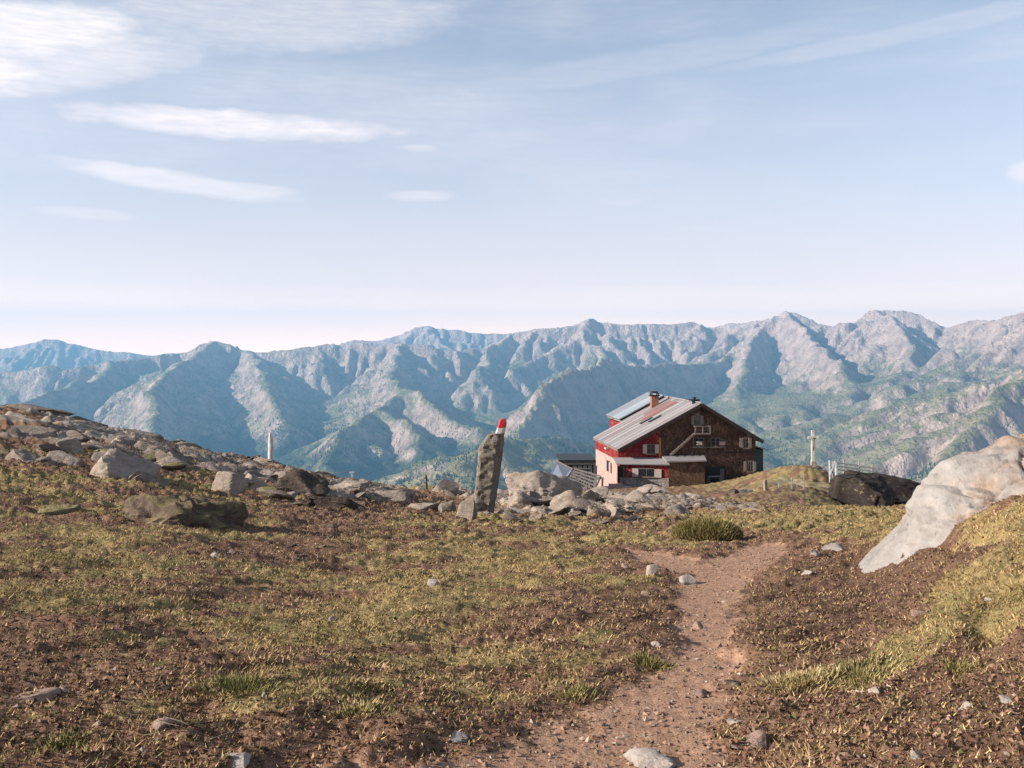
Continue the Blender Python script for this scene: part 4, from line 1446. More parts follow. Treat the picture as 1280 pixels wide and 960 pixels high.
def beam(name, a, b, w, mat, parent=None, h=None):
    a, b = Vector(a), Vector(b)
    u = (b - a).normalized()
    s = u.cross(Vector((0, 0, 1)))
    s = s.normalized() if s.length > 1e-4 else Vector((1, 0, 0))
    t = s.cross(u).normalized()
    s, t = s * w / 2, t * (h or w) / 2
    V = [p + i * s + j * t for p in (a, b) for i, j in ((-1, -1), (1, -1), (1, 1), (-1, 1))]
    return link(name, mesh_of(name, V, [(3, 2, 1, 0), (4, 5, 6, 7), (0, 1, 5, 4), (1, 2, 6, 5), (2, 3, 7, 6), (3, 0, 4, 7)]), mat, parent)


# ---- materials
def shingle_material(name, dark, mid, light, streak=0.5, row=0.22, width=0.14):
    m = NT(name, 0.88, 0.15)
    p = m.coord('Object')
    sx = m.n('ShaderNodeSeparateXYZ')
    m.l(p, sx.inputs[0])
    cb = m.n('ShaderNodeCombineXYZ')
    m.l(m.math('ADD', sx.outputs[0], sx.outputs[1]), cb.inputs[0])
    m.l(sx.outputs[2], cb.inputs[1])
    br = m.n('ShaderNodeTexBrick')
    br.inputs['Scale'].default_value = 1.0
    br.inputs['Brick Width'].default_value = width
    br.inputs['Row Height'].default_value = row
    br.inputs['Mortar Size'].default_value = 0.012
    br.inputs['Color1'].default_value = (0.2, 0.2, 0.2, 1)
    br.inputs['Color2'].default_value = (0.8, 0.8, 0.8, 1)
    br.inputs['Mortar'].default_value = (0, 0, 0, 1)
    m.l(cb.outputs[0], br.inputs['Vector'])
    a = m.noise(0.9, 6, 0.75, p)
    s = m.noise(2.2, 6, 0.8, p, stretch=(1.0, 1.0, 0.4))
    f = m.math('ADD', m.math('MULTIPLY', br.outputs['Color'], 0.22), m.math('ADD', m.math('MULTIPLY', a, 0.35), m.math('MULTIPLY', s, 0.45)))
    m.color(m.ramp(f, [(0.33, dark), (0.50, mid), (0.68, light)]))
    m.bump(m.math('ADD', br.outputs['Color'], m.math('MULTIPLY', s, 0.5)), 0.6, 0.03)
    return m.m


wood_d = shingle_material('dark_wood_shingles', (0.016, 0.009, 0.006), (0.080, 0.045, 0.029), (0.22, 0.142, 0.098))
wood_b = shingle_material('brown_wood_shingles', (0.032, 0.018, 0.011), (0.110, 0.066, 0.040), (0.24, 0.15, 0.09))
wood_r = shingle_material('red_painted_shingles', (0.060, 0.006, 0.007), (0.20, 0.012, 0.016), (0.34, 0.15, 0.13))
wood_y = NT('yellow_board', 0.8)
wood_y.color((0.36, 0.17, 0.03))
wood_y = wood_y.m


def plain(name, colr, rough=0.8, var=0.25, scale=3.0, spec=0.2, metal=0.0):
    m = NT(name, rough, spec)
    n = m.noise(scale, 5, 0.65)
    lo = tuple(x * (1 - var) for x in colr)
    hi = tuple(min(1, x * (1 + var)) for x in colr)
    m.color(m.ramp(n, [(0.32, lo), (0.68, hi)]))
    m.b.inputs['Metallic'].default_value = metal
    return m.m


plaster = plain('pinkish_plaster', (0.33, 0.235, 0.21), 0.9, 0.22, 1.6)
m_dark = plain('dark_timber', (0.030, 0.022, 0.018), 0.8)
m_trim = plain('weathered_trim', (0.15, 0.122, 0.105), 0.85)
m_white = plain('cream_shutter_paint', (0.38, 0.335, 0.295), 0.7, 0.15, 5)
m_brick = plain('chimney_brick', (0.26, 0.12, 0.09), 0.9, 0.35, 6)
m_black = plain('black_iron', (0.02, 0.02, 0.022), 0.5)
m_step = plain('pink_stone_step', (0.38, 0.26, 0.23), 0.9)


m_shut_shade = plain('shade_toned_shutter', (0.20, 0.17, 0.15), 0.8, 0.2, 5)  # darker copy of the shutter paint, gable shade put into the colour


def roof_material(name, base, rust):
    m = NT(name, 0.55, 0.4)
    p = m.coord('Object')
    inf = m.n('ShaderNodeObjectInfo')
    a = m.noise(0.7, 5, 0.65, p, stretch=(0.5, 2.0, 0.5))
    s = m.noise(2.6, 5, 0.7, p, stretch=(0.35, 3.0, 0.35))
    f = m.math('ADD', m.math('MULTIPLY', m.math('SUBTRACT', inf.outputs['Random'], 0.5), 0.35), m.math('ADD', m.math('MULTIPLY', a, 0.5), m.math('MULTIPLY', s, 0.5)))
    m.color(m.ramp(f, [(0.28, rust), (0.45, tuple(x * 0.75 for x in base)), (0.58, base), (0.75, tuple(min(1, x * 1.25) for x in base))]))
    m.bump(s, 0.3, 0.02)
    return m.m


roof_m = roof_material('grey_roof_sheet', (0.255, 0.235, 0.235), (0.20, 0.115, 0.105))
roof_r = roof_material('rusty_roof_sheet', (0.24, 0.135, 0.12), (0.20, 0.07, 0.06))
roof_b = roof_material('blueish_roof_sheet', (0.22, 0.25, 0.285), (0.19, 0.20, 0.22))
glass = NT('window_glass', 0.08, 0.6)
glass.color((0.012, 0.014, 0.018))
glass = glass.m

stone_w = NT('foundation_masonry', 0.95, 0.1)
_v = stone_w.n('ShaderNodeTexVoronoi', feature='DISTANCE_TO_EDGE')
_v.inputs['Scale'].default_value = 3.2
stone_w.l(stone_w.coord('Object'), _v.inputs['Vector'])
_c = stone_w.ramp(stone_w.noise(2.2, 4, 0.6), [(0.3, (0.20, 0.165, 0.15)), (0.7, (0.40, 0.345, 0.31))])
stone_w.color(stone_w.mix(stone_w.maprange(_v.outputs['Distance'], 0.02, 0.10), (0.13, 0.105, 0.09), _c))
stone_w.bump(_v.outputs['Distance'], 0.8, 0.06)
stone_w = stone_w.m

# ---- main volumes
apx, apz = W(875, 504)
lx, lz = W(771, 561)         # left eave, front
rx, rz = W(951, 550)         # right eave, front
DEPTH, D1 = 22.0, 13.0       # whole length; length of the low left part
ov = 0.7                     # roof overhang at the gable
sl = (apz - lz) / (apx - lx)
sr = (apz - rz) / (rx - apx)
WL, WR = lx + 0.15, rx - 0.55            # wall faces
zl, zr = lz + sl * 0.15 - 0.22, rz + sr * 0.55 - 0.22
_, gl = W(771, 612)
BASE = -2.2
rxw, _ = W(825, 560)
# gable wall: red part at left, dark shingles over the rest
xr_ = rxw
zr_at = zl + sl * (xr_ - WL)
prism('gable_wall', [(xr_, BASE), (WR, BASE), (WR, zr), (apx, apz - 0.22), (xr_, zr_at)], 0.0, 0.35, wood_d)
prism('red_gable_wall', [(WL, BASE), (xr_ - 0.01, BASE), (xr_ - 0.01, zr_at), (WL, zl)], -0.01, 0.35, wood_r)['label'] = 'red painted part of the gable wall'
hbox('corner_board', xr_ - 0.12, xr_ + 0.10, -0.045, 0.02, W(830, 575)[1], W(830, 547)[1], wood_y, None, 'ochre yellow corner board')
# left wall: red band over plaster
zmid = W(771, 576)[1]
hbox('left_wall', WL - 0.012, WL + 0.3, 0.36, D1, zmid, zl, wood_r, None, 'red painted upper left wall')
hbox('plaster_wall', WL, WL + 0.3, 0.02, D1, BASE, zmid - 0.003, plaster, None, 'pale pinkish plastered lower left wall')
xd = W(757, 529, DEPTH + ov)[0]
hbox('back_wall', xd + 0.36, WR, DEPTH - 0.35, DEPTH - 0.02, BASE, zr, wood_d)
hbox('right_wall', WR - 0.3, WR, 0.36, DEPTH - 0.36, BASE, zr, wood_d)
prism('back_gable', [(xd + 0.36, zr), (WR, zr), (apx, apz - 0.22), (xd + 0.36, apz - 0.3 - sl * (apx - xd - 0.36))], DEPTH - 0.32, DEPTH - 0.03, wood_d)
# inner upper wall of the rear left part
hbox('rear_left_wall', xd + 0.36, xd + 0.66, D1, DEPTH - 0.4, BASE, apz - 0.3 - sl * (apx - xd - 0.36), wood_r)
prism('jog_wall', [(WL + 0.31, BASE), (xd + 0.64, BASE), (xd + 0.64, zl + sl * (xd + 0.64 - WL) - 0.05), (WL + 0.31, zl)], D1 - 0.3, D1 - 0.01, wood_r)

# ---- roof: standing sheets, each a part
NP = 16
edges = [-ov + (DEPTH + 2 * ov) * k / NP for k in range(NP + 1)]
for k in range(NP):
    y0, y1 = edges[k] + 0.004, edges[k + 1] - 0.004
    zo = 0.003 * ((k * 7) % 3)
    lowx = lx if y1 < D1 + ov + 0.3 else xd + 0.2
    lowz = apz + 0.02 - sl * (apx - lowx)
    mat = roof_m
    slab_quad('roof_sheet', (lowx, y1, lowz + zo), (lowx, y0, lowz + zo), (apx, y0, apz + zo), (apx, y1, apz + zo), 0.10, mat)
    lip = slab_quad('roof_sheet', (apx, y1, apz + zo), (apx, y0, apz + zo), (rx, y0, rz + zo), (rx, y1, rz + zo), 0.10, roof_m)
for k in range(NP - 1):
    y = edges[k + 1]
    lowx = lx if y < D1 + ov - 0.2 else xd + 0.2
    beam('roof_seam', (lowx, y, apz - sl * (apx - lowx) + 0.05), (apx, y, apz + 0.05), 0.03, roof_m, hut, 0.025)
# rusty patch near the ridge
ys, ye = 7.0, 10.6
a_ = 0.06


def on_left(x, dz=0.05):
    return apz - sl * (apx - x) + dz


for k in range(3):
    y0, y1 = ys + (ye - ys) * k / 3 + 0.02, ys + (ye - ys) * (k + 1) / 3 - 0.02
    xa, xb = apx - 4.6 + 0.5 * k, apx - 0.5
    slab_quad('rusty_roof_sheet', (xa, y1, on_left(xa)), (xa, y0, on_left(xa)), (xb, y0, on_left(xb)), (xb, y1, on_left(xb)), 0.05, roof_r)['label'] = 'rust red roof sheet beside the brick chimney'
# raised rear roof over the upper left side
y0, y1 = D1 + 1.4, DEPTH + ov
xa, xb = xd, apx - 0.3
za, zb = on_left(xa, 0.42), apz + 0.24
nsh = 4
for k in range(nsh):
    ya, yb = y0 + (y1 - y0) * k / nsh + 0.012, y0 + (y1 - y0) * (k + 1) / nsh - 0.012
    slab_quad('raised_roof_sheet', (xa, yb, za), (xa, ya, za), (xb, ya, zb), (xb, yb, zb), 0.12, roof_b)['label'] = 'bluish sheet of the raised rear roof'
prism('raised_roof_cheek', [(xa + 0.3, on_left(xa + 0.3, 0.0)), (xb, on_left(xb, 0.0)), (xb, zb - 0.13), (xa + 0.3, za + (zb - za) * 0.3 / (xb - xa) - 0.13)], y0 + 0.15, y0 + 0.3, m_dark)
hbox('raised_roof_wall', xa + 0.35, xa + 0.5, y0 + 0.31, y1 - 0.3, on_left(xa + 0.4, -0.1), za - 0.02, wood_r)
# ridge, barge boards, eaves
beam('ridge_cap', (apx, -ov - 0.02, apz + 0.09), (apx, DEPTH + ov, apz + 0.09), 0.30, roof_m, hut, 0.08)
for (ex, ez) in ((lx - 0.02, lz - 0.16), (rx + 0.02, rz - 0.16)):
    beam('barge_board', (ex, -ov - 0.05, ez), (apx, -ov - 0.05, apz - 0.14), 0.07, m_dark, hut, 0.36)
hbox('eaves_board', lx - 0.03, lx + 0.05, -ov, D1 + ov, lz - 0.22, lz - 0.03, m_trim)
hbox('eaves_board', rx - 0.05, rx + 0.03, -ov, DEPTH + ov, rz - 0.22, rz - 0.03, m_dark)
# rafters under the overhang
for t in (0.2, 0.4, 0.6, 0.8):
    for ex, ez in ((lx, lz), (rx, rz)):
        x, z = ex + (apx - ex) * t, ez + (apz - ez) * t
        hbox('purlin', x - 0.09, x + 0.09, -ov + 0.02, 0.02, z - 0.34, z - 0.14, m_dark)
# skylights
for (px, row) in ((806, 518), (817, 520.5)):
    cy = 4.6 if px > 810 else 6.2
    x, _ = W(px, row, cy)
    sk = slab_quad('skylight', (x - 0.55, cy + 0.35, on_left(x - 0.55, 0.14)), (x - 0.55, cy - 0.35, on_left(x - 0.55, 0.14)), (x + 0.75, cy - 0.35, on_left(x + 0.75, 0.14)), (x + 0.75, cy + 0.35, on_left(x + 0.75, 0.14)), 0.12, m_black)
    slab_quad('pane', (x - 0.42, cy + 0.25, on_left(x - 0.42, 0.16)), (x - 0.42, cy - 0.25, on_left(x - 0.42, 0.16)), (x + 0.62, cy - 0.25, on_left(x + 0.62, 0.16)), (x + 0.62, cy + 0.25, on_left(x + 0.62, 0.16)), 0.015, glass, sk)
# chimneys
cy = 12.2
cx_, cz_ = W(818, 500, cy)
ch = hbox('chimney', cx_ - 0.42, cx_ + 0.42, cy - 0.4, cy + 0.4, apz - 1.6, W(818, 495, cy)[1], m_brick, None, 'reddish brick chimney')
hbox('cap', cx_ - 0.55, cx_ + 0.55, cy - 0.52, cy + 0.52, W(818, 495, cy)[1] + 0.003, W(818, 493.5, cy)[1], m_black, ch)
for sx_ in (-0.38, 0.38):
    for sy_ in (-0.36, 0.36):
        hbox('cap_post', cx_ + sx_ - 0.06, cx_ + sx_ + 0.06, cy + sy_ - 0.06, cy + sy_ + 0.06, W(818, 493.5, cy)[1] + 0.002, W(818, 491.2, cy)[1], m_black, ch)
hbox('rain_cover', cx_ - 0.34, cx_ + 0.34, cy - 0.34, cy + 0.34, W(818, 491.2, cy)[1] + 0.002, W(818, 489, cy)[1], m_black, ch)
cy = 1.6
cx_, _ = W(868, 500, cy)
zt = W(868, 501.2, cy)[1]
vn = hbox('roof_vent', cx_ - 0.2, cx_ + 0.2, cy - 0.2, cy + 0.2, apz - 0.5, zt, m_black, None, 'black iron roof vent near the gable')
hbox('cowl', cx_ - 0.48, cx_ + 0.48, cy - 0.4, cy + 0.4, zt + 0.002, W(868, 499, cy)[1], m_black, vn)
hbox('finial', cx_ - 0.12, cx_ + 0.12, cy - 0.12, cy + 0.12, W(868, 499, cy)[1] + 0.002, W(868, 496.2, cy)[1], m_black, vn)
hbox('weather_vane', cx_ - 0.95, cx_ - 0.5, cy - 0.03, cy + 0.03, W(868, 499.6, cy)[1], W(868, 498.9, cy)[1], m_black, vn)


# ---- windows
def window(px0, row0, px1, row1, y=0.0, shutters=None, label=None, sill=True, arch=False, mull=True, sh=0.55, smat=None, parent=None):
    """opening between photo pixels on the wall plane; shutters: px spans"""
    x0, z1 = W(px0, row0, y)
    x1, z0 = W(px1, row1, y)
    w = hbox('window', x0 - 0.09, x1 + 0.09, y - 0.075, y - 0.02, z0 - 0.09, z1 + 0.09, m_trim)
    if label:
        w['label'] = label
    hbox('pane', x0, x1, y - 0.10, y - 0.078, z0, z1, glass, w)
    if mull:
        xm, zm = (x0 + x1) / 2, z0 + (z1 - z0) * 0.6
        hbox('glazing_bar', xm - 0.03, xm + 0.03, y - 0.125, y - 0.102, z0, z1, m_trim, w)
        hbox('glazing_bar', x0, xm - 0.032, y - 0.124, y - 0.102, zm - 0.025, zm + 0.025, m_trim, w)
        hbox('glazing_bar', xm + 0.032, x1, y - 0.124, y - 0.102, zm - 0.025, zm + 0.025, m_trim, w)
    if arch:
        n = 10
        r_ = (x1 - x0) / 2 + 0.09
        pts = [((x0 + x1) / 2 + r_ * math.cos(math.pi * k / n), z1 + 0.09 + 0.8 * r_ * math.sin(math.pi * k / n)) for k in range(n + 1)]
        prism('arch', pts, y - 0.075, y - 0.022, m_trim, w)
        pts = [((x0 + x1) / 2 + (r_ - 0.13) * math.cos(math.pi * k / n), z1 + 0.10 + 0.8 * (r_ - 0.13) * math.sin(math.pi * k / n)) for k in range(n + 1)]
        prism('arch_pane', pts, y - 0.10, y - 0.077, glass, w)
    for (s0, s1) in shutters or ():
        a, _ = W(s0, row0, y)
        b, _ = W(s1, row0, y)
        s = hbox('shutter', a, b, y - 0.17, y - 0.10, z0 - 0.05, z1 + 0.05, smat or m_white, w)
    if sill:
        hbox('sill', x0 - 0.2, x1 + 0.2, y - 0.22, y - 0.078, z0 - 0.19, z0 - 0.093, m_trim, w)
    return w


window(868, 520, 874, 530, 0.0, [(863.8, 867.2), (875, 878.6)], 'arched attic window with pale shutters', arch=True, smat=m_shut_shade)
window(809, 556, 817.5, 566, -0.01, [(803.2, 808.2), (818.5, 823)], 'cream shuttered window in the red gable corner')
window(929.5, 548, 934.5, 559, 0.0, [(924, 928), (935.2, 938.8)], 'upper right gable window with pale shutters', smat=m_shut_shade)
window(936, 577, 940, 588, 0.0, [(929.4, 932.4), (940.8, 944.5)], 'lower right gable window with pale shutters', smat=m_shut_shade)
w_ = window(867, 548, 879, 557, 0.0, None, 'wide dark window under the balcony', mull=True)
x0, z0 = W(870, 556)
x1, z1 = W(876.5, 551.5)
hbox('flower_box', x0, x1, -0.42, -0.13, z0, z1, m_white, w_)
w_ = window(889, 548, 899, 557.5, 0.0, None, 'dark window left of the pale box')
w_ = window(899.8, 550, 903, 556, 0.0, None, 'small window beside a pale box', mull=False)
x0, z0 = W(898, 556)
x1, z1 = W(905, 551.5)
hbox('flower_box', x0, x1, -0.40, -0.13, z0, z1, plaster, w_)
x0, z0 = W(865, 559.5)
x1, z1 = W(906, 558)
hbox('window_ledge', x0, x1, -0.30, 0.01, z0, z1, m_trim)
# boards and trim lines on the gable
x0, z0 = W(905, 566)
x1, z1 = W(946, 564)
hbox('string_course', x0, x1, -0.06, 0.012, z0, z1, m_dark)
# window in the plaster wall
for (px, row0, row1, yy) in ((756, 580, 591.5, 5.2),):
    y0 = yy - 0.75
    y1 = yy + 0.75
    z1 = W(760, row0, 3)[1]
    z0 = W(760, row1, 3)[1]
    w = hbox('window', WL - 0.06, WL - 0.004, y0 - 0.1, y1 + 0.1, z0 - 0.1, z1 + 0.1, m_dark)
    w['label'] = 'tall dark window in the plastered side wall'
    hbox('pane', WL - 0.085, WL - 0.062, y0, y1, z0, z1, glass, w)
    hbox('shutter', WL - 0.15, WL - 0.08, y0 - 1.0, y0 - 0.12, z0 - 0.05, z1 + 0.05, plaster, w)
w = hbox('wall_lamp', WL - 0.35, WL - 0.014, 5.0, 5.9, W(756, 562, 5)[1], W(756, 560, 5)[1], m_white, None, 'small pale hood on the red side wall')

# ---- balcony with its slanting rail
x0, z0 = W(865, 541.5)
x1, z1 = W(884.5, 532)
bal = hbox('balcony', x0, x1, -1.15, -0.02, z0 - 0.06, z0 + 0.05, m_trim)
for x in (x0 + 0.05, (x0 + x1) / 2, x1 - 0.05):
    hbox('baluster', x - 0.05, x + 0.05, -1.14, -1.06, z0 + 0.052, z1, m_trim, bal)
for z in (z1, (z0 + z1) / 2):
    hbox('rail', x0, x1, -1.05, -0.99, z - 0.045, z + 0.045, m_trim, bal)
for x in (x0 + 0.05, x1 - 0.05):
    hbox('side_rail', x - 0.035, x + 0.035, -0.98, -0.05, z1 - 0.04, z1 + 0.04, m_trim, bal)
hbox('baluster', x1 - 0.05, x1 + 0.03, -0.16, -0.08, z0 + 0.052, W(884, 522)[1], m_trim, bal)
xa, za = W(866, 541)
xb, zb = W(836.5, 568)
st = beam('attic_stair', (xa, -0.75, za), (xb, -0.75, zb), 0.10, m_trim, hut, 0.20)
beam('stair_string', (xa, -0.35, za), (xb, -0.35, zb), 0.10, m_trim, st, 0.20)
for k in range(9):
    t = (k + 0.5) / 9
    x, z = xa + (xb - xa) * t, za + (zb - za) * t
    hbox('tread', x - 0.12, x + 0.12, -0.69, -0.41, z - 0.025, z + 0.025, m_trim, st)

# ---- wooden annex with a flat grey roof
AY = -2.6
ax0, az1 = W(836, 577, AY)
ax1, _ = W(881, 577, AY)
hbox('annex_wall', ax0, ax1, AY, -0.02, BASE, az1, wood_b, None, 'brown shingled annex wall')
bx0, bz0 = W(833.5, 577.2, AY - 0.3)
bx1, _ = W(883.2, 577, AY - 0.3)
tx0, tz = W(827, 569.5, -0.1)
slab_quad('annex_roof', (bx0, AY - 0.35, bz0 + 0.06), (bx1, AY - 0.35, bz0 + 0.12), (W(880, 570)[0], 0.0, tz), (tx0, 0.0, tz), 0.14, roof_m)
bw_ = W(845, 600, AY)
# ---- red porch, its front turned a little to the left
p0 = Vector((WL - 0.55, -0.9, 0))
p1 = Vector((W(796, 590, -2.4)[0], -2.55, 0))
p2 = Vector((ax0 - 0.02, AY + 0.75, 0))
pz = W(800, 580, -2.2)[1]
zf_ = W(800, 597.5, -2.2)[1]


def wall_seg(name, a, b, z0, z1, t, mat):
    u = (b - a).normalized()
    nrm = Vector((u.y, -u.x, 0)) * t
    V = [(*q.to_2d(), z) for z in (z0, z1) for q in (a, b, b - nrm, a - nrm)]
    return solid(name, V, [(3, 2, 1, 0), (4, 5, 6, 7), (0, 1, 5, 4), (1, 2, 6, 5), (2, 3, 7, 6), (3, 0, 4, 7)], mat)


p2f = Vector((ax0 - 0.02, -1.15, 0))
q0 = Vector((WL - 0.12, -1.45, 0))
p3 = Vector((ax0 - 0.02, -2.58, 0))
wall_seg('porch_wall', q0, p3, zf_, pz, 0.25, wood_r)['label'] = 'red shingled front wall of the porch'
wall_seg('porch_foundation', q0 + Vector((-0.02, -0.06, 0)), p3 + Vector((0, -0.06, 0)), BASE, zf_ - 0.004, 0.4, stone_w)['label'] = 'pale rubble stone foundation of the porch'
wall_seg('porch_side_wall', Vector((WL - 0.12, -0.02, 0)), q0 + Vector((0, 0.26, 0)), BASE, pz, 0.25, wood_r)
pr0 = Vector((WL - 0.75, -2.95, pz - 0.02))
slab_quad('porch_roof', (q0.x - 0.45, -1.75, pz + 0.03), (ax0 + 0.02, -2.92, pz + 0.03), (ax0 + 0.02, -0.03, W(830, 572)[1]), (q0.x - 0.45, -0.03, W(830, 571)[1]), 0.12, roof_m)['label'] = 'thin grey porch roof'
# porch window with two cream shutters, in the turned wall
u_ = (p3 - q0).normalized()
nn_ = Vector((u_.y, -u_.x, 0))


def porch_piece(name, px0, px1, row0, row1, out, thick, mat, parent=None, label=None):
    def along(px):
        x, _ = W(px, 590, -2.0)
        return (x - q0.x) / u_.x
    s0, s1 = along(px0), along(px1)
    z1, z0 = W(800, row0, -2.25)[1], W(800, row1, -2.25)[1]
    a, b = q0 + u_ * s0 + nn_ * out, q0 + u_ * s1 + nn_ * out
    o = wall_seg(name, a, b, z0, z1, thick, mat)
    if parent:
        o.parent = parent
    if label:
        o['label'] = label
    return o


w = porch_piece('window', 798.5, 817, 585.5, 596.3, 0.06, 0.055, m_trim, None, 'wide porch window between cream shutters')
porch_piece('pane', 799.5, 807, 586.5, 595.5, 0.085, 0.02, glass, w)
porch_piece('pane', 808.2, 816, 586.5, 595.5, 0.085, 0.02, glass, w)
porch_piece('shutter', 791, 798.2, 586, 596.6, 0.14, 0.07, m_white, w)
porch_piece('shutter', 817.3, 825.5, 586.6, 597, 0.14, 0.07, m_white, w)
porch_piece('sill', 797, 819, 596.4, 597.3, 0.2, 0.19, m_trim, w)
d_ = porch_piece('door', 773.5, 780, 583, 604, 0.05, 0.045, m_dark, None, 'dark porch door')
porch_piece('door_post', 780.4, 781.6, 582, 604, 0.07, 0.06, m_trim, d_)
# front steps
sx0, sz = W(757, 611, -4.2)
sx1, _ = W(790, 611, -4.2)
hbox('entrance_step', sx0, sx1, -4.3, -2.9, sz - 0.35, sz + 0.1, m_step, None, 'pinkish stone entrance step')
hbox('entrance_step', sx0 + 0.6, sx1 - 0.8, -3.6, -2.6, sz + 0.102, sz + 0.3, m_step, None, 'upper pinkish entrance step')
# dark doorway of the gable
dx0, dz1 = W(885, 584)
dx1, _ = W(905, 584)
dw = hbox('doorway', dx0, dx1, -0.06, -0.005, BASE, dz1, m_black, None, 'dark wide doorway right of the annex')
hbox('frame', dx0 - 0.14, dx0 - 0.002, -0.09, -0.003, BASE, dz1 + 0.15, m_dark, dw)
hbox('frame', dx1 + 0.002, dx1 + 0.14, -0.09, -0.003, BASE, dz1 + 0.15, m_dark, dw)
hbox('door_leaf', W(900, 590)[0], W(905, 590)[0], -0.10, -0.062, BASE, W(902, 586)[1], m_trim, dw)
# lean-to at the right rear
lxa, lza = W(946, 556, 3)
lxb, _ = W(956.5, 563, 4)
green = plain('green_grey_boards', (0.07, 0.10, 0.09), 0.85)
hbox('lean_to_wall', WR + 0.003, W(954, 570, 3.4)[0], 3.4, 11, BASE, W(952, 561, 3.4)[1], green, None, 'green grey lean-to at the right rear')
slab_quad('lean_to_roof', (WR - 0.2, 2.8, lza + 0.25), (lxb, 2.8, W(956.5, 562, 2.8)[1]), (lxb, 11.4, W(956.5, 562, 2.8)[1]), (WR - 0.2, 11.4, lza + 0.25), 0.1, roof_m)

# ---- yard table by the doorway
tb = bpy.data.objects.new('table', None)
COL.objects.link(tb)
tl = HO + HX * W(893, 597, -1.4)[0] + HY * -1.4
tl.z = HO.z + W(893, 604, -1.4)[1]
tb.location = tl
tb.rotation_euler = (0, 0, TH)
tag(tb, 'grey wooden table in front of the dark doorway', 'table')
m_tbl = plain('grey_table_wood', (0.17, 0.18, 0.19), 0.7)
link('table_top', box_mesh('table_top', -0.75, 0.75, -0.35, 0.35, 0.68, 0.75), m_tbl, tb)
for sx_ in (-0.65, 0.65):
    for sy_ in (-0.27, 0.27):
        link('leg', box_mesh('leg', sx_ - 0.04, sx_ + 0.04, sy_ - 0.04, sy_ + 0.04, -0.4, 0.678), m_tbl, tb)

# ================================================================== smaller things
def empty(name, loc, label, category, group=None, rz=0.0):
    e = bpy.data.objects.new(name, None)
    COL.objects.link(e)
    e.location = loc
    e.rotation_euler = (0, 0, rz)
    return tag(e, label, category, group)


def tube(name, pts, r, mat, parent=None, n=8, radii=None):
    pts = [Vector(p) for p in pts]
    V, F = [], []
    for i, p in enumerate(pts):
        t = (pts[min(i + 1, len(pts) - 1)] - pts[max(i - 1, 0)]).normalized()
        s = t.cross(Vector((0.03, 1, 0.05))).normalized()
        b = t.cross(s)
        rr_ = radii[i] if radii else r
        for j in range(n):
            a = 2 * math.pi * j / n
            V.append(p + s * (rr_ * math.cos(a)) + b * (rr_ * math.sin(a)))
    for i in range(len(pts) - 1):
        for j in range(n):
            F.append((i * n + j, i * n + (j + 1) % n, (i + 1) * n + (j + 1) % n, (i + 1) * n + j))
    F.append(tuple(range(n - 1, -1, -1)))
    F.append(tuple(range((len(pts) - 1) * n, len(pts) * n)))
    me = mesh_of(name, V, F)
    for f in me.polygons:
        f.use_smooth = len(f.vertices) == 4
    return link(name, me, mat, parent)


m_grey_wood = plain('weathered_grey_wood', (0.30, 0.28, 0.27), 0.9, 0.3, 6)
m_cross = plain('pale_cross_wood', (0.48, 0.46, 0.43), 0.8, 0.25, 4)
m_post_white = plain('white_post_paint', (0.42, 0.43, 0.46), 0.8, 0.15)
m_sheet = NT('pale_blue_sheet', 0.45, 0.4)
m_sheet.color(m_sheet.ramp(m_sheet.noise(1.5, 4, 0.6), [(0.3, (0.25, 0.28, 0.34)), (0.7, (0.34, 0.37, 0.43))]))
m_sheet = m_sheet.m
m_wire = plain('fence_wire', (0.12, 0.12, 0.13), 0.6)

# ---- wayside cross
CD = 95.0
kc = FPX / CD


def C(px, row):
    return (px - 1016) / kc, -(row - 584) / kc


_cg = P(1016, 584, CD)
_cg.z = float(ground_base(np.array([_cg.x]), np.array([CD]))[0]) + 0.02
cross = empty('wayside_cross', _cg, 'pale wooden wayside crucifix on a stone plinth on the knoll', 'cross')
x0, z0 = C(1014.2, 580)
x1, z1 = C(1017.8, 539)
link('post', box_mesh('post', x0, x1, -0.09, 0.09, z0, z1), m_cross, cross)
xa, za = C(1009.3, 549.6)
xb, zb = C(1022.8, 546.2)
arm = link('cross_beam', box_mesh('cross_beam', xa, xb, -0.20, -0.092, za, zb), m_cross, cross)
m_fig = plain('carved_figure', (0.20, 0.16, 0.13), 0.7)
fz = C(1016, 548)[1]
link('figure_body', None, None, cross) if False else None
# carved figure: one skinned body, arms along the beam
fb = bpy.data.meshes.new('carved_figure')
pts = [(0, -0.20, 0.0), (0, -0.21, 0.35), (0, -0.20, 0.52), (0, -0.24, 0.66), (0.20, -0.17, 0.58), (0.38, -0.14, 0.68), (-0.20, -0.17, 0.58), (-0.38, -0.14, 0.68), (0.05, -0.24, -0.32), (0.03, -0.17, -0.66), (-0.05, -0.24, -0.32), (-0.03, -0.17, -0.66)]
ed = [(0, 1), (1, 2), (2, 3), (2, 4), (4, 5), (2, 6), (6, 7), (0, 8), (8, 9), (0, 10), (10, 11)]
rad = [0.10, 0.11, 0.06, 0.085, 0.045, 0.03, 0.045, 0.03, 0.06, 0.035, 0.06, 0.035]
fb.from_pydata([(a, b, c + fz - 0.62) for a, b, c in pts], ed, [])
fo = link('carved_figure', fb, m_fig, cross)
sk_ = fo.modifiers.new('Skin', 'SKIN')
for i, v in enumerate(fb.skin_vertices[0].data):
    v.radius = (rad[i], rad[i])
    v.use_root = (i == 0)
fo.modifiers.new('Subdivision', 'SUBSURF').levels = 1
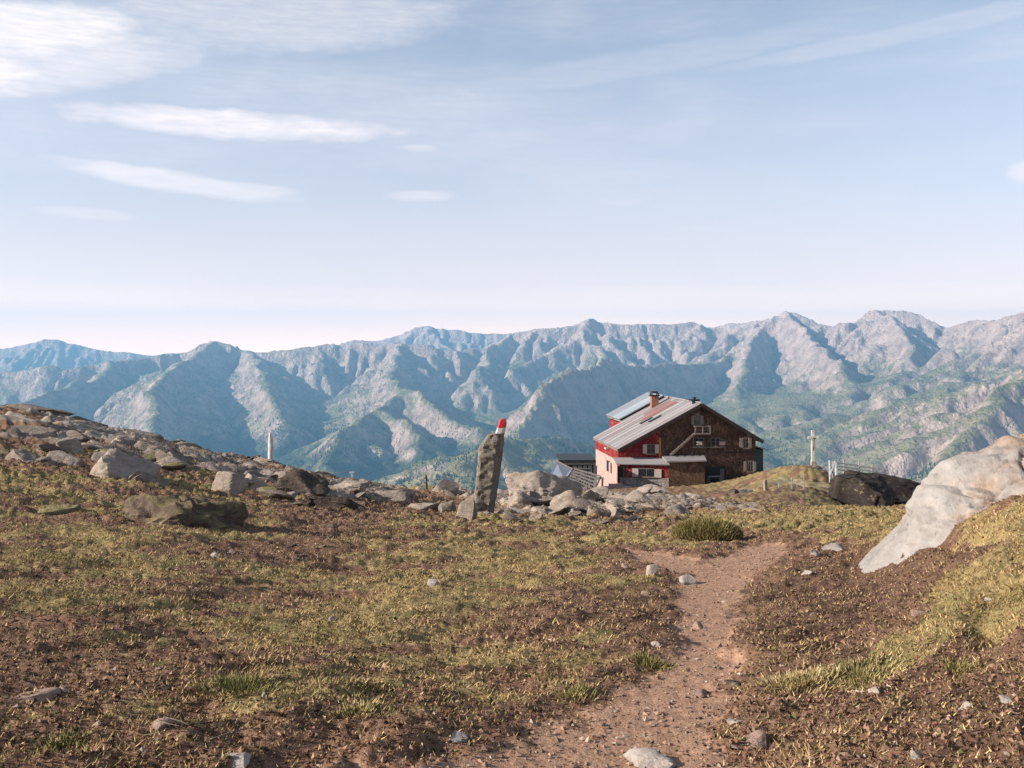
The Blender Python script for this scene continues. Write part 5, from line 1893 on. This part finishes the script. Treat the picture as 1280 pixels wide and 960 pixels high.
# little roof boards over the figure
zt = C(1016, 541)[1]
pl_q, pl_f = rock_shape(701, (0.36, 0.36, 0.55), 3, 7, 0.04)
pl_q[:, 2] += C(1016, 580.5)[1] - 0.1
o = link('plinth', np_mesh('plinth', pl_q, pl_f), ROCK['pale'], cross)
for k, (dx, dy, s) in enumerate([(-0.55, -0.3, 0.5), (0.5, -0.35, 0.42), (-0.9, 0.1, 0.34), (0.05, -0.6, 0.45)]):
    q, f = rock_shape(710 + k, (s, s * 0.8, s * 0.55), 3, 8, 0.05)
    q += np.array([dx, dy, -0.05])
    link('base_stone', np_mesh('base_stone', q, f), ROCK['pale' if k % 2 else 'grey'], cross)

# ---- rail fence beyond the cross
FD = 89.0
kf = FPX / FD


def Fp(px, row, dd=0.0):
    return P(px, row, FD + dd)


fence = empty('rail_fence', Fp(1075, 598), 'weathered grey rail fence on top of the dark crag', 'fence')


def rel(v, e):
    return v - e.location


fposts = [(1041, 577, 598, 0), (1055, 574, 592, 1.2), (1074, 575.5, 599, 0.3), (1090, 583, 599, 0.8), (1106, 587, 600, 0.4)]
for (px, r0, r1, dd) in fposts:
    beam('post', rel(Fp(px, r1 + 14, dd), fence), rel(Fp(px, r0, dd), fence), 0.13, m_grey_wood, fence)
for (ra, rb) in ((578.5, 588), (582.5, 592), (587, 595.5), (592, 598.5)):
    beam('rail', rel(Fp(1046, ra, -0.1), fence), rel(Fp(1074.5, ra + (rb - ra) * 0.42, 0.2), fence), 0.09, m_grey_wood, fence, 0.12)
    beam('rail', rel(Fp(1074, ra + (rb - ra) * 0.42 + 0.5, 0.1), fence), rel(Fp(1109, rb, 0.3), fence), 0.09, m_grey_wood, fence, 0.12)
# crossed pale poles at the near end
cp = empty('crossed_poles', P(1041, 599, 86), 'crossed pale poles at the left end of the rail fence', 'fence')
for (a, b, c, d) in ((1036.5, 575.5, 1037.5, 606), (1044, 576, 1037, 594), (1037, 581, 1045.5, 601), (1044.5, 578, 1044.8, 608)):
    beam('pole', P(a, b, 86) - cp.location, P(c, d, 86 + 0.02 * a % 0.4) - cp.location, 0.12, m_post_white, cp)

# ---- wire fence posts below the knoll
wf = empty('wire_fence', P(975, 622, 80), 'thin wire fence with slim posts on the cross knoll slope', 'fence')
wposts = [(973.5, 603, 624), (990, 597, 619), (1005, 593, 611)]
for (px, r0, r1) in wposts:
    beam('post', P(px, r1, 80) - wf.location, P(px, r0, 80) - wf.location, 0.07, m_grey_wood, wf)
for t in (0.12, 0.4, 0.68):
    pts = [P(px, r0 + (r1 - r0) * t, 79.95) - wf.location for (px, r0, r1) in wposts]
    tube('wire', pts, 0.012, m_wire, wf, 5)

# ---- posts on the left crest
def ground_z(px, d):
    x = (px - CX) / FPX * d
    return float(ground_base(np.array([x]), np.array([d]))[0])


e = empty('post', P(440, 608, 44), 'short white post with a crossbar on the left crest', 'post')
beam('shaft', P(440, 614, 44) - e.location, P(440, 592, 44) - e.location, 0.09, m_post_white, e)
beam('crossbar', P(436.5, 590.5, 43.93) - e.location, P(443, 590.3, 43.93) - e.location, 0.05, m_post_white, e)
e = empty('post', P(381, 600, 45), 'small grey post on the crest between slab and white post', 'post')
beam('shaft', P(381, 604, 45) - e.location, P(381, 587, 45) - e.location, 0.07, m_grey_wood, e)
beam('crossbar', P(377, 588.5, 44.95) - e.location, P(386, 588.3, 44.95) - e.location, 0.04, m_grey_wood, e)
t = tube('cable', [P(381, 588, 45), P(400, 590.6, 44.7), P(420, 591.2, 44.3), P(440, 590, 44)], 0.014, m_wire, None, 5)
tag(t, 'thin cable strung between the two posts on the left crest', 'cable')
e = empty('pole', P(533, 612, 55), 'thin dark leaning pole standing alone on the crest', 'pole')
tube('shaft', [P(534, 617, 55) - e.location, P(533, 604, 55) - e.location, P(532.6, 593.5, 55) - e.location], 0.045, m_dark, e, 6)
tube('stay', [P(523, 608, 55) - e.location, P(532.6, 595.5, 55) - e.location], 0.02, m_dark, e, 5)
e = empty('flagpole', P(954.6, 598, 104), 'slim pale pole at the right rear corner of the hut', 'pole')
tube('shaft', [P(954.6, 606, 104) - e.location, P(954.6, 566, 104) - e.location], 0.03, m_wire, e, 6)

# ---- leaning sheet, timber rack and flat shed left of the hut
SH = 92.0


def S(px, row, dd=0.0):
    return P(px, row, SH + dd)


sheet = empty('leaning_sheet', S(700, 602), 'pale blue metal sheet leaning beside the timber rack', 'sheet')
a, b, c, d = [S(*q) - sheet.location for q in ((685, 598, -0.6), (706, 601, -0.6), (715.5, 586.5, 0.9), (695.5, 576.5, 0.9))]
slab_quad('panel', a, b, c, d, 0.05, m_sheet, sheet)
beam('edge_strip', d + Vector((0, -0.04, 0.03)), c + Vector((0, -0.04, 0.03)), 0.12, m_white, sheet)
beam('prop', S(712, 604, 1.2) - sheet.location, S(708, 584, 1.0) - sheet.location, 0.1, m_dark, sheet)

shed = empty('shed', S(725, 600, 6), 'low shed with a flat dark roof left of the hut', 'shed')


def sbox(name, p0_, p1_, y0, y1, mat):
    (px0, r0), (px1, r1) = p0_, p1_
    a = P(px0, r0, SH + y0) - shed.location
    b = P(px1, r1, SH + y0) - shed.location
    return link(name, box_mesh(name, a.x, b.x, a.y, a.y + (y1 - y0), b.z, a.z), mat, shed)


sbox('roof', (699, 575), (745, 578), 3.2, 9.0, m_black)
sbox('fascia', (702, 578.2), (745, 581), 3.5, 8.6, m_grey_wood)
sbox('wall', (704, 581.2), (744, 612), 4.0, 8.4, m_dark)
for k in range(5):
    px = 716 + 6.4 * k
    sbox('board', (px, 582), (px + 4.8, 612), 3.86, 3.98, m_grey_wood)

rack = empty('timber_rack', S(732, 612), 'tilted slatted timber rack in front of the shed', 'rack')
tl_, tr_, bl_, br_ = (718, 586), (751, 595.5), (709, 600), (742, 616)
for k in range(6):
    t = k / 5
    a = S(bl_[0] + (tl_[0] - bl_[0]) * t, bl_[1] + (tl_[1] - bl_[1]) * t, -0.4 + 1.0 * t) - rack.location
    b = S(br_[0] + (tr_[0] - br_[0]) * t, br_[1] + (tr_[1] - br_[1]) * t, -0.4 + 1.0 * t) - rack.location
    beam('slat', a, b, 0.08, m_grey_wood, rack, 0.16)
for k in range(6):
    t = k / 5
    a = S(bl_[0] + (br_[0] - bl_[0]) * t, bl_[1] + (br_[1] - bl_[1]) * t, -0.28) - rack.location
    b = S(tl_[0] + (tr_[0] - tl_[0]) * t, tl_[1] + (tr_[1] - tl_[1]) * t, 0.72) - rack.location
    beam('upright', a, b, 0.1, m_dark, rack)
# bits of timber and a pale crate in front of the wall
e = empty('timber_pile', S(726, 590, 2), 'untidy pile of grey boards on the shed side', 'timber')
rs_ = np.random.RandomState(3)
for k in range(11):
    a = S(706 + 10 * rs_.rand(), 584 + 1.6 * k + rs_.rand(), 1.6 + rs_.rand())
    b = S(730 + 14 * rs_.rand(), 584.5 + 1.8 * k + 2 * rs_.rand(), 2.0 + rs_.rand())
    beam('board', a - e.location, b - e.location, 0.16, [m_grey_wood, m_trim, m_dark][k % 3], e, 0.07)
e = empty('garden_table', S(748, 606, 1.0), 'pale round topped yard table beside the plastered wall', 'table')
tp = S(747, 597.5, 1.0) - e.location
link('table_top', box_mesh('table_top', tp.x - 0.75, tp.x + 0.6, -0.4, 0.4, tp.z - 0.05, tp.z + 0.06), m_white, e)
for sx_ in (-0.6, 0.45):
    link('leg', box_mesh('leg', tp.x + sx_ - 0.06, tp.x + sx_ + 0.06, -0.3, 0.3, tp.z - 0.95, tp.z - 0.052), m_grey_wood, e)

# ---- grassy hummock with its tuft
def tussock(name, px, row, wpx, hpx, label, n, seed, pal, d=None, earth=True, blade=1.0, group=None):
    d = d or ground_d(px, row)
    w, h = wpx / FPX * d, hpx / FPX * d
    x, z = (px - CX) / FPX * d, ground_z(px, d)
    rs = np.random.RandomState(seed)
    e = empty(name, (x, d, z), label, 'grass tuft', group)
    if earth:
        q, f = rock_shape(seed, (w / 2.3, w / 2.5, h * 0.70), 4, 5, 0.16)
        me = np_mesh('earth_mound', q, f)
        link('earth_mound', me, SOILM, e)
    a = rs.rand(n) * 6.283
    r_ = np.abs(rs.randn(n)) * 0.5 if not earth else np.sqrt(rs.rand(n))
    bx, by = r_ * np.cos(a) * w * 0.5, r_ * np.sin(a) * w * 0.45
    bz = h * 0.72 * np.sqrt(np.clip(1 - r_ ** 2, 0, 1)) if earth else ground_base(x + bx, d + by) - z
    base = np.stack([bx, by, bz], 1)
    L = (0.25 + 0.75 * rs.rand(n) ** 2) * (h * 0.36 if earth else h) * blade
    out = np.stack([np.cos(a), np.sin(a), np.zeros(n)], 1) * (0.25 + 0.6 * r_)[:, None] + rs.randn(n, 3) * 0.3
    out[:, 2] = 0.7 + 0.5 * rs.rand(n)
    out /= np.linalg.norm(out, axis=1)[:, None]
    tip = base + out * L[:, None]
    b = rs.rand(n) * 6.283
    wd = np.maximum(0.004, 0.0006 * d)
    ee = np.stack([np.cos(b), np.sin(b), np.zeros(n)], 1) * wd
    V = np.stack([base - ee, base + ee, tip], 1).reshape(-1, 3)
    me = np_mesh('blades', V, np.arange(3 * n).reshape(n, 3), False)
    pal = np.array(pal)
    colr = pal[rs.randint(len(pal), size=n)] * (0.6 + 0.8 * rs.rand(n, 1))
    attr_color(me, 'tint', np.repeat(colr, 3, 0))
    o = link('grass_blades', me, BLADEM, e)
    o['kind'] = 'stuff'
    return e


BLADEM = leaf_material('tuft_blade')
SOILM = plain('turf_soil', (0.10, 0.075, 0.035), 0.95, 0.5, 9)
GRN = [(0.11, 0.115, 0.038), (0.16, 0.145, 0.05), (0.24, 0.19, 0.08)]
STRAW = [(0.40, 0.31, 0.15), (0.30, 0.22, 0.09), (0.46, 0.37, 0.21)]
tussock('grass_hummock', 884, 675, 84, 29, 'round grassy hummock beside the upper end of the footpath', 9000, 31, GRN + [(0.20, 0.14, 0.06), (0.30, 0.23, 0.09)])
tussock('grass_tuft', 1000, 852, 120, 14, 'straw coloured grass tuft at the foot of the right bank', 2600, 32, STRAW + [GRN[2]], earth=False)
tussock('grass_tuft', 1080, 846, 110, 14, 'pale yellow grass tuft right of the straw coloured one', 2200, 33, STRAW + GRN, earth=False)
tussock('grass_tuft', 300, 866, 100, 14, 'fresh green grass patch in the brown lower left slope', 3000, 34, GRN[:2] + [(0.17, 0.175, 0.055), (0.26, 0.21, 0.09)], earth=False)
tussock('grass_tuft', 815, 832, 56, 11, 'small green tuft at the left edge of the footpath', 1200, 35, GRN + STRAW[1:2], earth=False)
tussock('grass_tuft', 720, 868, 60, 11, 'yellow green tuft above the wide lower footpath', 1100, 36, GRN + STRAW[:1], earth=False)
tussock('grass_tuft', 1200, 836, 60, 9, 'bright green tuft under the hollow of the right bank', 900, 37, GRN + STRAW[1:2], earth=False)
tussock('grass_tuft', 75, 935, 90, 10, 'dark green tuft at the lower left corner', 1200, 38, GRN + [(0.06, 0.07, 0.025)], earth=False)
tussock('grass_tuft', 447, 890, 90, 10, 'pale green tuft left of the lower footpath', 1100, 39, GRN + STRAW, earth=False)

# dry twigs at the lower left
e = empty('twigs', P(235, 915, ground_d(235, 915)), 'little heap of dry grey twigs at the lower left', 'twigs')
rs_ = np.random.RandomState(8)
for k in range(9):
    a = Vector((rs_.randn() * 0.07, rs_.randn() * 0.05, 0.012 + 0.012 * k * 0.3))
    dv = Vector((1, rs_.randn() * 0.5, rs_.randn() * 0.12)).normalized() * (0.06 + 0.05 * rs_.rand())
    tube('twig', [a - dv, a + Vector((0, 0, 0.006)), a + dv], 0.0016, m_trim if k % 2 else m_dark, e, 5)

# ---- woods on the far slopes: a mass of small conifers
def build_woods():
    rs = np.random.RandomState(17)
    n = 60000
    u = -0.62 + 1.24 * rs.rand(n)
    d = 3600 + 6800 * rs.rand(n) ** 0.8
    x, y = u * d, d
    z = mountain_z(x, y)
    dens = noise2(x / 420, y / 420, 201) + 0.6 * noise2(x / 130, y / 130, 205)
    zz = z + 130 * noise2(x / 700, y / 700, 207)
    near = (d < 6800) & (u > -0.12) & (u < 0.16)
    keep = (zz < np.where(near, -430, -640)) & (dens > np.where(near, -0.30, -0.1) + 0.25 * smoothstep(-800, -500, zz))
    x, y, z = x[keep], y[keep], z[keep]
    n = len(x)
    h = 14 + 12 * rs.rand(n)
    r_ = h * (0.20 + 0.08 * rs.rand(n))
    a = rs.rand(n) * 6.283
    ring = np.stack([np.stack([np.cos(a + k * 2 * np.pi / 5) * r_, np.sin(a + k * 2 * np.pi / 5) * r_, h * 0.08], 1) for k in range(5)], 1)
    V = np.concatenate([ring, np.stack([np.zeros(n), np.zeros(n), h], 1)[:, None, :]], 1)
    V = V + np.stack([x, y, z - 2], 1)[:, None, :]
    tri = np.array([[k, (k + 1) % 5, 5] for k in range(5)])
    F = (np.arange(n)[:, None, None] * 6 + tri[None]).reshape(-1, 3)
    me = np_mesh('conifer_forest', V.reshape(-1, 3), F, False)
    m = plain('conifer_needles', (0.020, 0.042, 0.022), 0.9, 0.4, 0.02)
    o = link('conifer_forest', me, m)
    tag(o, 'far dark conifer forest covering the lower mountain slopes', kind='stuff')


build_woods()

# ================================================================== air
def build_haze():
    x, y0, y1, zb, zt = 16000, -4000, 22500, -1510, 900
    v = np.array([[sx, sy, sz] for sz in (zb, zt) for sy in (y0, y1) for sx in (-x, x)], float)
    f = np.array([[0, 2, 3, 1], [4, 5, 7, 6], [0, 1, 5, 4], [2, 6, 7, 3], [0, 4, 6, 2], [1, 3, 7, 5]])
    m = bpy.data.materials.new('haze')
    m.use_nodes = True
    t = m.node_tree
    t.nodes.clear()
    out = t.nodes.new('ShaderNodeOutputMaterial')
    pv = t.nodes.new('ShaderNodeVolumePrincipled')
    pv.inputs['Color'].default_value = (0.25, 0.58, 0.93, 1)
    pv.inputs['Density'].default_value = 0.00005
    pv.inputs['Anisotropy'].default_value = 0.1
    t.links.new(pv.outputs[0], out.inputs['Volume'])
    m.cycles.homogeneous_volume = True
    o = link('haze', np_mesh('haze', v, f, False), m)
    tag(o, 'thin blue haze filling the air over the valleys', kind='stuff')


build_haze()
